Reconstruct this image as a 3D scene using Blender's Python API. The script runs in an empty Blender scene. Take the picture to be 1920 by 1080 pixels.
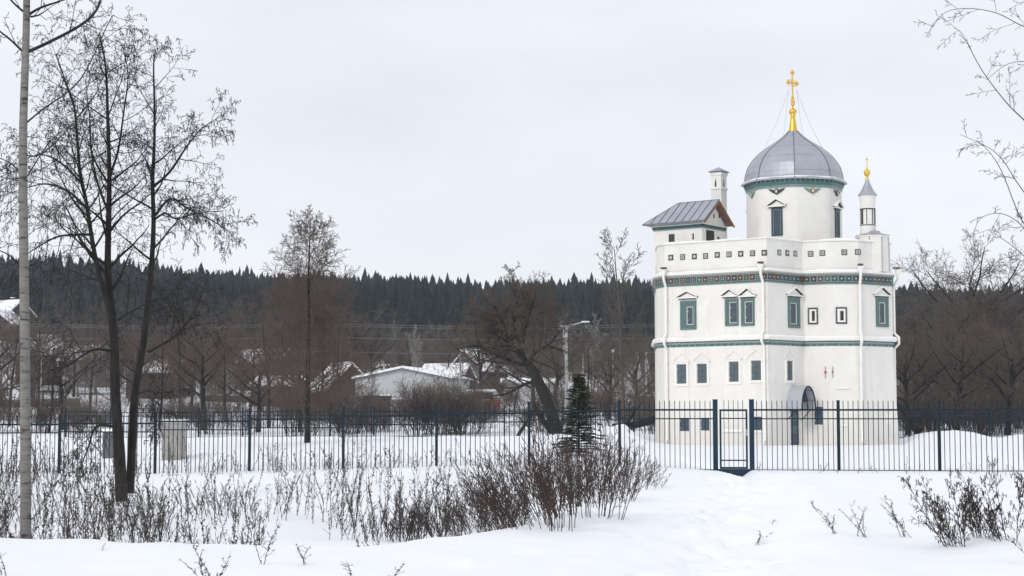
import bpy, bmesh, math, random
import numpy as np
from mathutils import Vector, Matrix
R = math.radians
scene = bpy.context.scene
COL = scene.collection

# ------------------------------------------------------------------ camera
CAMZ = 1.45
FPX = 3200.0
PITCH = math.atan(249.0 / FPX)
cam_d = bpy.data.cameras.new('camera'); cam = bpy.data.objects.new('camera', cam_d); COL.objects.link(cam)
cam.location = (0, 0, CAMZ); cam.rotation_euler = (R(90) + PITCH, 0, 0)
cam_d.sensor_width = 36; cam_d.lens = 36 * FPX / 1920; cam_d.clip_start = 0.5; cam_d.clip_end = 6000
scene.camera = cam
# ------------------------------------------------------------------ world (overcast)
w = bpy.data.worlds.new('World'); scene.world = w; w.use_nodes = True
nt = w.node_tree; nt.nodes.clear()
def N(t, **k):
    n = nt.nodes.new(t)
    for a, b in k.items(): setattr(n, a, b)
    return n
SUN_EL, SUN_AZ = R(32), R(215)      # azimuth from +Y clockwise
out = N('ShaderNodeOutputWorld'); bg = N('ShaderNodeBackground'); bg.inputs[1].default_value = 0.1
sky = N('ShaderNodeTexSky', sky_type='NISHITA'); sky.sun_disc = False
sky.sun_elevation = SUN_EL; sky.sun_rotation = SUN_AZ
tc = N('ShaderNodeTexCoord'); mp = N('ShaderNodeMapping'); mp.inputs['Scale'].default_value = (1.6, 1.6, 5.0)
mp.inputs['Location'].default_value = (0.35, 0.2, 0.55)
no = N('ShaderNodeTexNoise'); no.inputs['Scale'].default_value = 1.7; no.inputs['Detail'].default_value = 5; no.inputs['Roughness'].default_value = 0.5
cr = N('ShaderNodeValToRGB')
cr.color_ramp.elements[0].position = 0.3; cr.color_ramp.elements[0].color = (0.70, 0.728, 0.795, 1)
cr.color_ramp.elements[1].position = 0.7; cr.color_ramp.elements[1].color = (0.87, 0.885, 0.93, 1)
sep = N('ShaderNodeSeparateXYZ'); hr = N('ShaderNodeMapRange'); hr.inputs['From Min'].default_value = 0.02; hr.inputs['From Max'].default_value = 0.16
hr.inputs['To Min'].default_value = 1.0; hr.inputs['To Max'].default_value = 0.0
mh = N('ShaderNodeMix', data_type='RGBA'); mh.inputs['B'].default_value = (0.90, 0.905, 0.93, 1)
hm = N('ShaderNodeMath', operation='MULTIPLY'); hm.inputs[1].default_value = 0.6
sc = N('ShaderNodeVectorMath', operation='SCALE'); sc.inputs['Scale'].default_value = 11.5
mx = N('ShaderNodeMix', data_type='RGBA'); mx.inputs['Factor'].default_value = 0.93
L = nt.links.new
L(tc.outputs['Generated'], mp.inputs[0]); L(mp.outputs[0], no.inputs['Vector']); L(no.outputs[0], cr.inputs[0])
L(tc.outputs['Generated'], sep.inputs[0]); L(sep.outputs['Z'], hr.inputs[0]); L(hr.outputs[0], hm.inputs[0]); L(hm.outputs[0], mh.inputs['Factor'])
L(cr.outputs[0], mh.inputs['A']); L(mh.outputs['Result'], sc.inputs[0])
L(sky.outputs[0], mx.inputs['A']); L(sc.outputs[0], mx.inputs['B']); L(mx.outputs['Result'], bg.inputs[0]); L(bg.outputs[0], out.inputs[0])
sl = bpy.data.lights.new('sun', 'SUN'); sl.energy = 1.2; sl.angle = R(14); sl.color = (1.0, 0.96, 0.9)
so = bpy.data.objects.new('sun', sl); COL.objects.link(so)
sd = Vector((math.sin(SUN_AZ) * math.cos(SUN_EL), math.cos(SUN_AZ) * math.cos(SUN_EL), math.sin(SUN_EL)))
so.rotation_euler = sd.to_track_quat('Z', 'Y').to_euler(); so.location = (-40, -40, 60)
scene.view_settings.view_transform = 'Standard'; scene.view_settings.look = 'None'
scene.view_settings.exposure = 0.07; scene.view_settings.gamma = 1.0
scene.render.engine = 'CYCLES'

# ------------------------------------------------------------------ helpers
_c, _s = math.cos(PITCH), math.sin(PITCH)
def ray(px, py):
    u = px - 960; v = 540 - py
    return Vector((u, FPX * _c - v * _s, FPX * _s + v * _c))
def P(px, py, Y):
    d = ray(px, py); return Vector((0, 0, CAMZ)) + d * (Y / d.y)

def tag(o, label=None, cat=None, group=None, kind=None):
    if label: o['label'] = label
    if cat: o['category'] = cat
    if group: o['group'] = group
    if kind: o['kind'] = kind
    return o
def empty(name, loc=(0, 0, 0), rz=0, label=None, cat=None, group=None):
    o = bpy.data.objects.new(name, None); COL.objects.link(o); o.location = loc; o.rotation_euler = (0, 0, rz)
    o.empty_display_size = 0.3
    return tag(o, label, cat, group)
def link_obj(name, me, parent=None, world=False):
    o = bpy.data.objects.new(name, me); COL.objects.link(o)
    if parent is not None:
        o.parent = parent
        if world:   # mesh given in world coords below an empty that is only translated
            q = parent
            T = Vector((0, 0, 0))
            while q is not None: T += q.location; q = q.parent
            o.location = -T
    return o

def mat(name, col, rough=0.8, var=0.0, scale=4.0, bump=0.0, metal=0.0, col2=None, stretch=(1, 1, 1), bscale=None):
    m = bpy.data.materials.new(name); m.use_nodes = True
    t = m.node_tree; b = t.nodes['Principled BSDF']
    b.inputs['Base Color'].default_value = (*col, 1); b.inputs['Roughness'].default_value = rough; b.inputs['Metallic'].default_value = metal
    if rough > 0.7: b.inputs['Specular IOR Level'].default_value = 0.25
    if var or bump or col2:
        c = t.nodes.new('ShaderNodeTexCoord'); mpp = t.nodes.new('ShaderNodeMapping'); mpp.inputs['Scale'].default_value = stretch
        n = t.nodes.new('ShaderNodeTexNoise'); n.inputs['Scale'].default_value = scale; n.inputs['Detail'].default_value = 6; n.inputs['Roughness'].default_value = 0.65
        t.links.new(c.outputs['Object'], mpp.inputs[0]); t.links.new(mpp.outputs[0], n.inputs['Vector'])
        r = t.nodes.new('ShaderNodeValToRGB'); r.color_ramp.elements[0].position = 0.3; r.color_ramp.elements[1].position = 0.7
        a = col2 if col2 else tuple(max(0, x * (1 - var)) for x in col)
        bb = col if col2 else tuple(min(1, x * (1 + var)) for x in col)
        r.color_ramp.elements[0].color = (*a, 1); r.color_ramp.elements[1].color = (*bb, 1)
        t.links.new(n.outputs[0], r.inputs[0]); t.links.new(r.outputs[0], b.inputs['Base Color'])
        if bump:
            bp = t.nodes.new('ShaderNodeBump'); bp.inputs['Strength'].default_value = bump; bp.inputs['Distance'].default_value = 0.03
            n2 = t.nodes.new('ShaderNodeTexNoise'); n2.inputs['Scale'].default_value = bscale or scale * 4; n2.inputs['Detail'].default_value = 5
            t.links.new(c.outputs['Object'], n2.inputs['Vector']); t.links.new(n2.outputs[0], bp.inputs['Height']); t.links.new(bp.outputs[0], b.inputs['Normal'])
    return m

M = {}
M['plaster'] = mat('white_plaster', (0.79, 0.775, 0.735), 0.85, col2=(0.73, 0.71, 0.665), scale=0.55, bump=0.25, bscale=9)
M['trim'] = mat('white_trim', (0.82, 0.80, 0.76), 0.8, var=0.04, scale=3)
M['snow'] = mat('snow', (0.86, 0.875, 0.90), 0.7, var=0.015, scale=0.6, bump=0.5, bscale=2.2)
M['snowcap'] = mat('snow_cap', (0.88, 0.89, 0.91), 0.7, bump=0.4, var=0.01, scale=2)
M['zinc'] = mat('zinc_roof', (0.36, 0.375, 0.425), 0.45, var=0.10, scale=1.2, metal=0.35)
M['zincdark'] = mat('zinc_seam', (0.12, 0.13, 0.16), 0.5, metal=0.3)
M['gold'] = mat('gilding', (0.80, 0.50, 0.07), 0.3, metal=0.85)
M['teal'] = mat('teal_tile', (0.035, 0.11, 0.115), 0.35, col2=(0.07, 0.17, 0.16), scale=5)
M['teal2'] = mat('green_glazed_tile', (0.11, 0.19, 0.18), 0.35, col2=(0.20, 0.28, 0.26), scale=6)
M['wframe'] = mat('grey_green_tile', (0.10, 0.165, 0.16), 0.4, col2=(0.055, 0.12, 0.125), scale=7)
M['dteal'] = mat('dark_teal_tile', (0.012, 0.045, 0.06), 0.35)
M['tdark'] = mat('dark_tile', (0.025, 0.032, 0.036), 0.4, var=0.3, scale=8)
M['tred'] = mat('red_tile', (0.085, 0.028, 0.024), 0.4, var=0.3, scale=8)
M['tgreen'] = mat('green_tile', (0.03, 0.10, 0.075), 0.4, var=0.3, scale=8)
M['tblue'] = mat('blue_tile', (0.022, 0.065, 0.085), 0.4, var=0.3, scale=8)
M['tbrown'] = mat('brown_tile', (0.09, 0.06, 0.05), 0.4, var=0.3, scale=8)
M['ochre'] = mat('ochre_tile', (0.30, 0.17, 0.05), 0.4)
M['pale'] = mat('pale_glaze', (0.62, 0.62, 0.56), 0.5)
M['pale2'] = mat('worn_glaze', (0.36, 0.37, 0.33), 0.5, var=0.3, scale=6)
M['canopy'] = mat('polycarbonate_sheet', (0.40, 0.42, 0.46), 0.35)
M['grout'] = mat('grey_grout', (0.30, 0.31, 0.30), 0.8)
M['glass'] = mat('dark_shutter', (0.055, 0.075, 0.09), 0.4, var=0.2, scale=3)
M['shutter'] = mat('steel_shutter', (0.075, 0.105, 0.12), 0.45, var=0.15, scale=3)
M['slate'] = mat('slate_door', (0.035, 0.055, 0.085), 0.5, var=0.1, scale=3)
M['blackw'] = mat('dark_opening', (0.018, 0.014, 0.015), 0.6)
M['woodb'] = mat('brown_timber', (0.22, 0.12, 0.075), 0.7, var=0.2, scale=5)
M['fence'] = mat('dark_blue_green_paint', (0.007, 0.020, 0.030), 0.6, var=0.15, scale=2)
M['gate'] = mat('navy_paint', (0.010, 0.032, 0.058), 0.6, var=0.12, scale=2)
for k_ in ('fence', 'gate'): M[k_].node_tree.nodes['Principled BSDF'].inputs['Specular IOR Level'].default_value = 0.2
M['metal'] = mat('grey_metal', (0.28, 0.29, 0.31), 0.5, metal=0.3)
M['red'] = mat('red_paint', (0.30, 0.05, 0.03), 0.6)
M['rust'] = mat('rusty_iron', (0.12, 0.09, 0.07), 0.8, var=0.3)
M['birch'] = mat('birch_bark', (0.34, 0.335, 0.31), 0.85)
M['bark'] = mat('dark_bark', (0.012, 0.0105, 0.010), 0.95, col2=(0.040, 0.037, 0.034), scale=3, stretch=(4, 4, 0.8), bump=0.6)
M['barkd'] = mat('dark_twig', (0.03, 0.026, 0.027), 0.9)
M['twig'] = mat('brown_twig', (0.105, 0.080, 0.066), 0.9, var=0.25, scale=0.3)
M['twigr'] = mat('reddish_twig', (0.112, 0.082, 0.068), 0.9, var=0.25, scale=0.3)
M['twigg'] = mat('grey_twig', (0.115, 0.095, 0.080), 0.9, var=0.25, scale=0.3)
M['pale_bark'] = mat('pale_bark', (0.26, 0.25, 0.245), 0.9, var=0.2, scale=2)
M['weed'] = mat('dry_weed', (0.055, 0.045, 0.040), 0.9, var=0.35, scale=1.5)
M['bush'] = mat('bush_twig', (0.062, 0.045, 0.040), 0.9, var=0.3, scale=1.0)
M['spruce'] = mat('spruce_needles', (0.045, 0.056, 0.034), 0.9, var=0.45, scale=3)
M['conifer'] = mat('conifer_needles', (0.024, 0.032, 0.032), 0.95, var=0.5, scale=0.05)
M['brush'] = mat('brush_floor', (0.045, 0.038, 0.036), 0.95, var=0.4, scale=0.3)
M['concrete'] = mat('concrete', (0.36, 0.35, 0.33), 0.9, col2=(0.27, 0.26, 0.25), scale=3)
M['cabinet'] = mat('dark_cabinet', (0.08, 0.085, 0.10), 0.6, col2=(0.14, 0.14, 0.16), scale=4)
M['brick'] = mat('dull_brick', (0.075, 0.045, 0.04), 0.9, var=0.2, scale=2)
M['hwhite'] = mat('house_render', (0.46, 0.47, 0.48), 0.9, var=0.08, scale=1)
M['hgrey'] = mat('house_boards', (0.17, 0.16, 0.16), 0.9, var=0.2, scale=1)
M['hbrown'] = mat('house_timber', (0.06, 0.045, 0.04), 0.9, var=0.2, scale=1)
M['pole'] = mat('concrete_pole', (0.42, 0.42, 0.42), 0.85, var=0.1, scale=2)
M['wire'] = mat('aluminium_wire', (0.20, 0.21, 0.24), 0.5)
M['lampw'] = mat('lamp_housing', (0.8, 0.8, 0.8), 0.4)
def limewash(m):
    t = m.node_tree; b = t.nodes['Principled BSDF']; c = t.nodes.new('ShaderNodeTexCoord')
    src = b.inputs['Base Color'].links[0].from_socket
    def layer(src, stretch, scale, p0, p1, col, amt, det=5):
        mpp = t.nodes.new('ShaderNodeMapping'); mpp.inputs['Scale'].default_value = stretch
        n = t.nodes.new('ShaderNodeTexNoise'); n.inputs['Scale'].default_value = scale; n.inputs['Detail'].default_value = det; n.inputs['Roughness'].default_value = .7
        r = t.nodes.new('ShaderNodeMapRange'); r.inputs['From Min'].default_value = p0; r.inputs['From Max'].default_value = p1; r.inputs['To Max'].default_value = amt
        x = t.nodes.new('ShaderNodeMix'); x.data_type = 'RGBA'; x.inputs['B'].default_value = (*col, 1)
        t.links.new(c.outputs['Object'], mpp.inputs[0]); t.links.new(mpp.outputs[0], n.inputs['Vector']); t.links.new(n.outputs[0], r.inputs['Value']); t.links.new(r.outputs[0], x.inputs['Factor']); t.links.new(src, x.inputs['A'])
        return x.outputs['Result'], r
    src, _ = layer(src, (1.6, 1.6, .10), 1.1, .52, .78, (.50, .46, .40), .38)
    src, _ = layer(src, (1, 1, 1), .8, .58, .72, (.86, .84, .80), .7)
    # rising damp: mottled, fading out about two metres up
    mpp = t.nodes.new('ShaderNodeSeparateXYZ'); t.links.new(c.outputs['Object'], mpp.inputs[0])
    r = t.nodes.new('ShaderNodeMapRange'); r.inputs['From Min'].default_value = 2.6; r.inputs['From Max'].default_value = 0.0; r.inputs['To Max'].default_value = .75
    n = t.nodes.new('ShaderNodeTexNoise'); n.inputs['Scale'].default_value = 1.3; n.inputs['Detail'].default_value = 6; t.links.new(c.outputs['Object'], n.inputs['Vector'])
    k = t.nodes.new('ShaderNodeMath'); k.operation = 'MULTIPLY'; t.links.new(mpp.outputs['Z'], r.inputs['Value']); t.links.new(r.outputs[0], k.inputs[0]); t.links.new(n.outputs[0], k.inputs[1])
    x = t.nodes.new('ShaderNodeMix'); x.data_type = 'RGBA'; x.inputs['B'].default_value = (.52, .49, .445, 1); t.links.new(k.outputs[0], x.inputs['Factor']); t.links.new(src, x.inputs['A']); t.links.new(x.outputs['Result'], b.inputs['Base Color'])
M['plasterm'] = M['plaster']; limewash(M['plaster'])
M['plaster_up'] = mat('upper_plaster', (0.79, 0.775, 0.735), 0.85, col2=(0.70, 0.68, 0.635), scale=0.8, bump=0.3, bscale=9)
# birch bark with dark dashes
def birchify(m):
    t = m.node_tree; b = t.nodes['Principled BSDF']
    c = t.nodes.new('ShaderNodeTexCoord'); mpp = t.nodes.new('ShaderNodeMapping'); mpp.inputs['Scale'].default_value = (4, 4, 22)
    n = t.nodes.new('ShaderNodeTexNoise'); n.inputs['Scale'].default_value = 1.0; n.inputs['Detail'].default_value = 3
    r = t.nodes.new('ShaderNodeValToRGB'); r.color_ramp.elements[0].position = 0.33; r.color_ramp.elements[0].color = (0.05, 0.045, 0.04, 1)
    r.color_ramp.elements[1].position = 0.41; r.color_ramp.elements[1].color = (0.155, 0.15, 0.138, 1)
    e = r.color_ramp.elements.new(0.75); e.color = (0.235, 0.228, 0.21, 1)
    t.links.new(c.outputs['Object'], mpp.inputs[0]); t.links.new(mpp.outputs[0], n.inputs['Vector']); t.links.new(n.outputs[0], r.inputs[0]); t.links.new(r.outputs[0], b.inputs['Base Color'])
birchify(M['birch'])

def mesh_from(name, V, F, mats, mi=None, smooth=False):
    me = bpy.data.meshes.new(name)
    me.from_pydata([tuple(v) for v in V], [], [tuple(f) for f in F])
    for m in mats: me.materials.append(m)
    if mi is not None: me.polygons.foreach_set('material_index', mi)
    if smooth: me.polygons.foreach_set('use_smooth', [True] * len(me.polygons))
    me.update(); return me
def mesh_np(name, V, Q, mats, mi=None, smooth=False):
    """V (n,3), Q (m,k) all faces with k corners"""
    V = np.asarray(V, dtype=np.float32); Q = np.asarray(Q, dtype=np.int32)
    me = bpy.data.meshes.new(name); k = Q.shape[1]; m = len(Q)
    me.vertices.add(len(V)); me.vertices.foreach_set('co', V.ravel())
    me.loops.add(m * k); me.loops.foreach_set('vertex_index', Q.ravel())
    me.polygons.add(m); me.polygons.foreach_set('loop_start', np.arange(0, m * k, k, dtype=np.int32))
    me.polygons.foreach_set('loop_total', np.full(m, k, dtype=np.int32))
    for a in mats: me.materials.append(a)
    if mi is not None: me.polygons.foreach_set('material_index', np.asarray(mi, dtype=np.int32))
    me.polygons.foreach_set('use_smooth', np.full(m, smooth, dtype=bool))
    me.update(calc_edges=True); me.validate(); return me

class MB:
    """collects shapes; every face has a material name"""
    def __init__(s): s.V = []; s.F = []; s.mi = []; s.mats = []
    def m(s, name):
        if name not in s.mats: s.mats.append(name)
        return s.mats.index(name)
    def add(s, V, F, m):
        b = len(s.V); s.V += [tuple(v) for v in V]; k = s.m(m)
        for f in F: s.F.append(tuple(i + b for i in f)); s.mi.append(k)
    def box(s, c, size, m, ax=None, ay=None):
        """box centred at c; ax, ay are the horizontal unit axes"""
        ax = Vector(ax) if ax else Vector((1, 0, 0)); ay = Vector(ay) if ay else Vector((-ax.y, ax.x, 0)); az = Vector((0, 0, 1))
        c = Vector(c); a, b_, d = size[0] / 2, size[1] / 2, size[2] / 2
        V = [c + ax * (i * a) + ay * (j * b_) + az * (k * d) for k in (-1, 1) for j in (-1, 1) for i in (-1, 1)]
        s.add(V, [(0, 2, 3, 1), (4, 5, 7, 6), (0, 1, 5, 4), (2, 6, 7, 3), (0, 4, 6, 2), (1, 3, 7, 5)], m)
    def bar(s, p0, p1, wd, m, sides=4, w1=None):
        s.tube([p0, p1], [wd, w1 if w1 is not None else wd], m, sides)
    def tube(s, pts, rad, m, sides=8, cap=True, rot=0.0):
        pts = [Vector(p) for p in pts]; n = len(pts); V = []
        if not isinstance(rad, (list, tuple)): rad = [rad] * n
        d0 = (pts[1] - pts[0]).normalized()
        ref = Vector((0, 0, 1)) if abs(d0.z) < 0.9 else Vector((1, 0, 0))
        for i, p in enumerate(pts):
            t = ((pts[min(i + 1, n - 1)] - pts[max(i - 1, 0)])).normalized()
            U = t.cross(ref).normalized(); W = t.cross(U)
            for k in range(sides):
                a = rot + 2 * math.pi * (k + 0.5) / sides
                V.append(p + (U * math.cos(a) + W * math.sin(a)) * rad[i])
        F = [(i * sides + k, i * sides + (k + 1) % sides, (i + 1) * sides + (k + 1) % sides, (i + 1) * sides + k) for i in range(n - 1) for k in range(sides)]
        if cap: F += [tuple(range(sides))[::-1], tuple(range((n - 1) * sides, n * sides))]
        s.add(V, F, m)
    def lathe(s, c, prof, m, sides=16, a0=0.0, cap=True):
        """prof: list of (r, z) ; c = (x, y)"""
        V = [(c[0] + r * math.cos(a0 + 2 * math.pi * k / sides), c[1] + r * math.sin(a0 + 2 * math.pi * k / sides), z) for r, z in prof for k in range(sides)]
        n = len(prof)
        F = [(i * sides + k, i * sides + (k + 1) % sides, (i + 1) * sides + (k + 1) % sides, (i + 1) * sides + k) for i in range(n - 1) for k in range(sides)]
        if cap: F += [tuple(range(sides))[::-1], tuple(range((n - 1) * sides, n * sides))]
        s.add(V, F, m)
    def prism(s, pts, thick, m):
        """pts: planar polygon (3D, counter-clockwise seen from outside), extruded along -normal by thick"""
        pts = [Vector(p) for p in pts]; n = len(pts)
        nn = (pts[1] - pts[0]).cross(pts[2] - pts[0]).normalized()
        V = pts + [p - nn * thick for p in pts]
        F = [tuple(range(n)), tuple(range(n, 2 * n))[::-1]] + [(i, i + n, (i + 1) % n + n, (i + 1) % n) for i in range(n)]
        s.add(V, F, m)
    def build(s, name, parent=None, world=True, smooth=False):
        me = mesh_from(name, s.V, s.F, [M[x] for x in s.mats], s.mi, smooth)
        return link_obj(name, me, parent, world)

class Tubes:
    """many thin tubes -> one mesh, vectorised"""
    def __init__(s): s.p = []; s.r = []; s.id = []; s.n = 0; s.tri = []
    def add(s, pts, rad):
        s.p += [tuple(q) for q in pts]; s.r += list(rad); s.id += [s.n] * len(pts); s.n += 1
    def leaf(s, a, b, c): s.tri.append((tuple(a), tuple(b), tuple(c)))
    def arrays(s, sides=3):
        p = np.array(s.p, dtype=np.float64).reshape(-1, 3); r = np.array(s.r); idd = np.array(s.id)
        V = np.zeros((0, 3)); Q = np.zeros((0, 4), dtype=np.int64)
        if len(p):
            nx = np.roll(p, -1, 0); pv = np.roll(p, 1, 0)
            last = np.roll(idd, -1) != idd; first = np.roll(idd, 1) != idd
            last[-1] = True; first[0] = True
            nx[last] = p[last]; pv[first] = p[first]
            t = nx - pv; t /= np.linalg.norm(t, axis=1, keepdims=True) + 1e-12
            # one reference per tube
            fi = np.nonzero(first)[0]; t0 = t[fi]
            ref = np.where(np.abs(t0[:, 2:3]) < 0.8, np.array([[0, 0, 1.0]]), np.array([[1.0, 0.2, 0]]))[np.cumsum(first) - 1]
            U = np.cross(t, ref); U /= np.linalg.norm(U, axis=1, keepdims=True) + 1e-9; W = np.cross(t, U)
            a = np.arange(sides) * 2 * np.pi / sides
            V = (p[:, None, :] + r[:, None, None] * (np.cos(a)[None, :, None] * U[:, None, :] + np.sin(a)[None, :, None] * W[:, None, :])).reshape(-1, 3)
            i0 = np.nonzero(~last)[0]; k = np.arange(sides); k1 = (k + 1) % sides
            Q = np.stack([i0[:, None] * sides + k, i0[:, None] * sides + k1, (i0[:, None] + 1) * sides + k1, (i0[:, None] + 1) * sides + k], -1).reshape(-1, 4)
        if s.tri:
            tv = np.array(s.tri).reshape(-1, 3); b = len(V); m = len(s.tri)
            # small leaf as a thin quad: a, b, c, mid
            q = np.stack([tv[0::3], tv[1::3], tv[2::3], (tv[0::3] + tv[2::3]) / 2 + (tv[0::3] + tv[2::3] - 2 * tv[1::3]) * 0.12], 1).reshape(-1, 3)
            V = np.concatenate([V, q]); Q = np.concatenate([Q, b + np.arange(4 * m).reshape(-1, 4)])
        return V, Q
    def build(s, name, m, parent=None, sides=3, world=False, smooth=True):
        V, Q = s.arrays(sides)
        me = mesh_np(name, V, Q, [M[m]], smooth=smooth)
        return link_obj(name, me, parent, world)

def copy_tree(o, parent=None):
    c = o.copy(); COL.objects.link(c); c.parent = parent
    for ch in o.children: copy_tree(ch, c)
    return c

# smooth value noise
_rs = np.random.RandomState(7); _G = _rs.rand(256, 256)
def vnoise(x, y):
    x = np.asarray(x, dtype=float); y = np.asarray(y, dtype=float)
    xi = np.floor(x).astype(int); yi = np.floor(y).astype(int); fx = x - xi; fy = y - yi
    fx = fx * fx * (3 - 2 * fx); fy = fy * fy * (3 - 2 * fy)
    g = lambda a, b: _G[a & 255, b & 255]
    return (g(xi, yi) * (1 - fx) + g(xi + 1, yi) * fx) * (1 - fy) + (g(xi, yi + 1) * (1 - fx) + g(xi + 1, yi + 1) * fx) * fy - 0.5
def sstep(a, b, x):
    t = np.clip((x - a) / (b - a), 0, 1); return t * t * (3 - 2 * t)

# ------------------------------------------------------------------ terrain
LIPY = [10, 20.1, 20.5, 21, 22.2, 25, 28.8, 36.8, 46, 60]
LIPX = [-1.5, -1.5, -0.6, -0.3, 0.28, 1.1, 1.9, 3.1, 4.1, 5.0]
FX = [-60, -20, -11.7, -8.5, -5.5, -2.4, 3.3, 4.8, 6.3, 6.55, 7.0, 7.3, 12, 60]
FZ = [-0.5, -0.38, -0.30, -0.18, -0.07, 0.04, 0.10, 0.02, -0.07, -0.28, -0.28, -0.05, -0.06, -0.10]
def fence_y(x): return np.interp(x, [-30, -15, 4, 15, 30], [55.8, 55.5, 52.8, 51.4, 49.5])
_r = random.Random(2); FOOT = []
for lane in range(2):
    yy0 = 13.0 + _r.random(); ph = 0
    while yy0 < 51:
        cx_ = float(np.interp(yy0, [8, 16, 22, 30, 40, 52], [1.6, 2.0, 2.6, 3.9, 5.3, 6.75])) + (lane - 1) * .45 + .5 * math.sin(yy0 * .35 + lane * 2)
        FOOT.append((cx_ + (.13 if ph % 2 else -.13) + _r.uniform(-.05, .05), yy0, 0, _r.uniform(.06, .13))); yy0 += _r.uniform(.55, .8); ph += 1
for k_ in range(46): FOOT.append((_r.uniform(-5, 9), _r.uniform(14, 48), 0, _r.uniform(-.10, .12)))
def H(x, y):
    x, y = np.broadcast_arrays(np.asarray(x, dtype=float), np.asarray(y, dtype=float))
    fz = np.interp(x, FX, FZ)
    # near side of the fence
    lx = np.interp(y, LIPY, LIPX); ly = 20.0 + np.clip(-x - 1.0, 0, 40) * 0.29 + 0.5 * vnoise(x * 0.4, y * 0 + 3)
    d = np.minimum(y - ly, (lx - x + 0.6 * vnoise(y * 0.5, x * 0 + 9)))
    out_ = sstep(0.0, 2.2, d)
    ditch = np.interp(y, [20, 23, 27, 33, 42, 50, 54], [-0.55, -0.6, -0.5, -0.25, -0.16, -0.1, 0.0])
    wn = sstep(44, 54, y)
    z = out_ * (ditch * (1 - wn) + fz * wn) + (1 - out_) * (fz * sstep(40, 52, y))
    z += out_ * 0.22 * vnoise(x * 0.45 + 5, y * 0.45) * (1 - sstep(48, 53, y))
    # road: mounds and trodden path
    rn = (1 - out_) * (1 - sstep(44, 51, y))
    z += rn * (0.24 * vnoise(x * 0.35, y * 0.16) + 0.10 * vnoise(x * 1.1 + 9, y * 0.6) + 0.035 * vnoise(x * 3.1, y * 2.0))
    pc = np.interp(y, [8, 16, 22, 30, 40, 52], [1.6, 2.0, 2.6, 3.9, 5.3, 6.75])
    pth = np.exp(-((x - pc) / (0.55 + 0.01 * y)) ** 2) * (y < 53)
    z -= rn * pth * (0.12 + 0.20 * vnoise(x * 2.6, y * 1.6) + 0.10 * vnoise(x * 5, y * 4))
    z += rn * 0.12 * np.exp(-((x - pc - 1.4) / 0.5) ** 2)
    fp = np.zeros_like(z)
    for (fx_, fy_, fa, fd_) in FOOT:
        m_ = (np.abs(x - fx_) < .5) & (np.abs(y - fy_) < .9)
        if np.any(m_): fp[m_] += fd_ * np.exp(-((x[m_] - fx_) / .10) ** 4 - ((y[m_] - fy_) / .20) ** 4) - .35 * fd_ * np.exp(-((x[m_] - fx_) / .24) ** 2 - ((y[m_] - fy_) / .42) ** 2)
    z -= rn * fp
    bank = sstep(3, 5, x - pc) * rn
    z += bank * 0.10 * vnoise(x * 0.8, y * 0.5 + 40)
    # behind the fence
    far = np.interp(y, [54, 62, 75, 85, 95, 120, 150, 200, 250, 300, 400, 600, 700, 1200, 4000],
                    [0, 0.45, 0.78, 0.62, 0.45, 0.30, 1.0, 3.0, 6.0, 10, 19, 37, 41, 43, 43])
    flat = np.interp(y, [54, 112, 125, 150, 200, 250, 300, 400, 600, 700, 1200, 4000], [0, 0, 0.35, 1.0, 3.0, 6, 10, 19, 37, 41, 43, 43])
    wb = sstep(0.055, 0.075, x / np.maximum(y, 1))
    zf = far * (1 - wb) + flat * wb
    lf = 1 + 0.20 * np.clip(-x / 150, 0, 1.3) - 0.09 * np.clip(x / 150, 0, 1)
    zf = zf * np.where(y > 250, 1 + (lf - 1) * sstep(250, 500, y), 1)
    ff = fz * (1 - sstep(54, 90, y))
    z = np.where(y > 54, zf + ff, z)
    aft = sstep(55, 60, y)
    z += aft * 0.16 * vnoise(x * 0.12, y * 0.08) * (1 - 0.8 * np.exp(-((x - 16) / 9) ** 2 - ((y - 103) / 14) ** 2))
    z += aft * 0.05 * vnoise(x * 0.7, y * 0.4)
    z += 5.0 * np.exp(-((x + 100) / 28) ** 2 - ((y - 325) / 55) ** 2)
    # shovelled piles
    z += 0.95 * np.exp(-((x - 6.4) / 1.7) ** 2 - ((y - 103) / 4) ** 2) * (1 + 0.8 * vnoise(x * 1.2, y * 0.7))
    rb = sstep(23.8, 25.2, x) * np.exp(-((y - 107) / 5.5) ** 2)
    z += rb * (0.62 + 0.5 * vnoise(x * 0.33 + 3, y * 0.1) + 0.22 * vnoise(x * 1.3, y * 0.6))
    return z
def hz(x, y): return float(H(x, y))

# rows/columns dense near the camera and the fence, coarse far out
ys = np.concatenate([np.arange(-150, 10, 4.0), np.arange(10, 60, 0.16), np.arange(60, 130, 0.7), np.geomspace(130, 2200, 100)])
tx = np.linspace(-1, 1, 521); xs = 24 * tx + 1500 * np.sign(tx) * np.abs(tx) ** 9
X, Y = np.meshgrid(xs, ys); Z = H(X, Y)
nx_, ny_ = len(xs), len(ys)
idx = np.arange(nx_ * ny_).reshape(ny_, nx_)
Q = np.stack([idx[:-1, :-1], idx[:-1, 1:], idx[1:, 1:], idx[1:, :-1]], -1).reshape(-1, 4)
ground = link_obj('snowy_ground', mesh_np('snowy_ground', np.stack([X, Y, Z], -1).reshape(-1, 3), Q, [M['snow']], smooth=True))
tag(ground, kind='structure')

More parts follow.
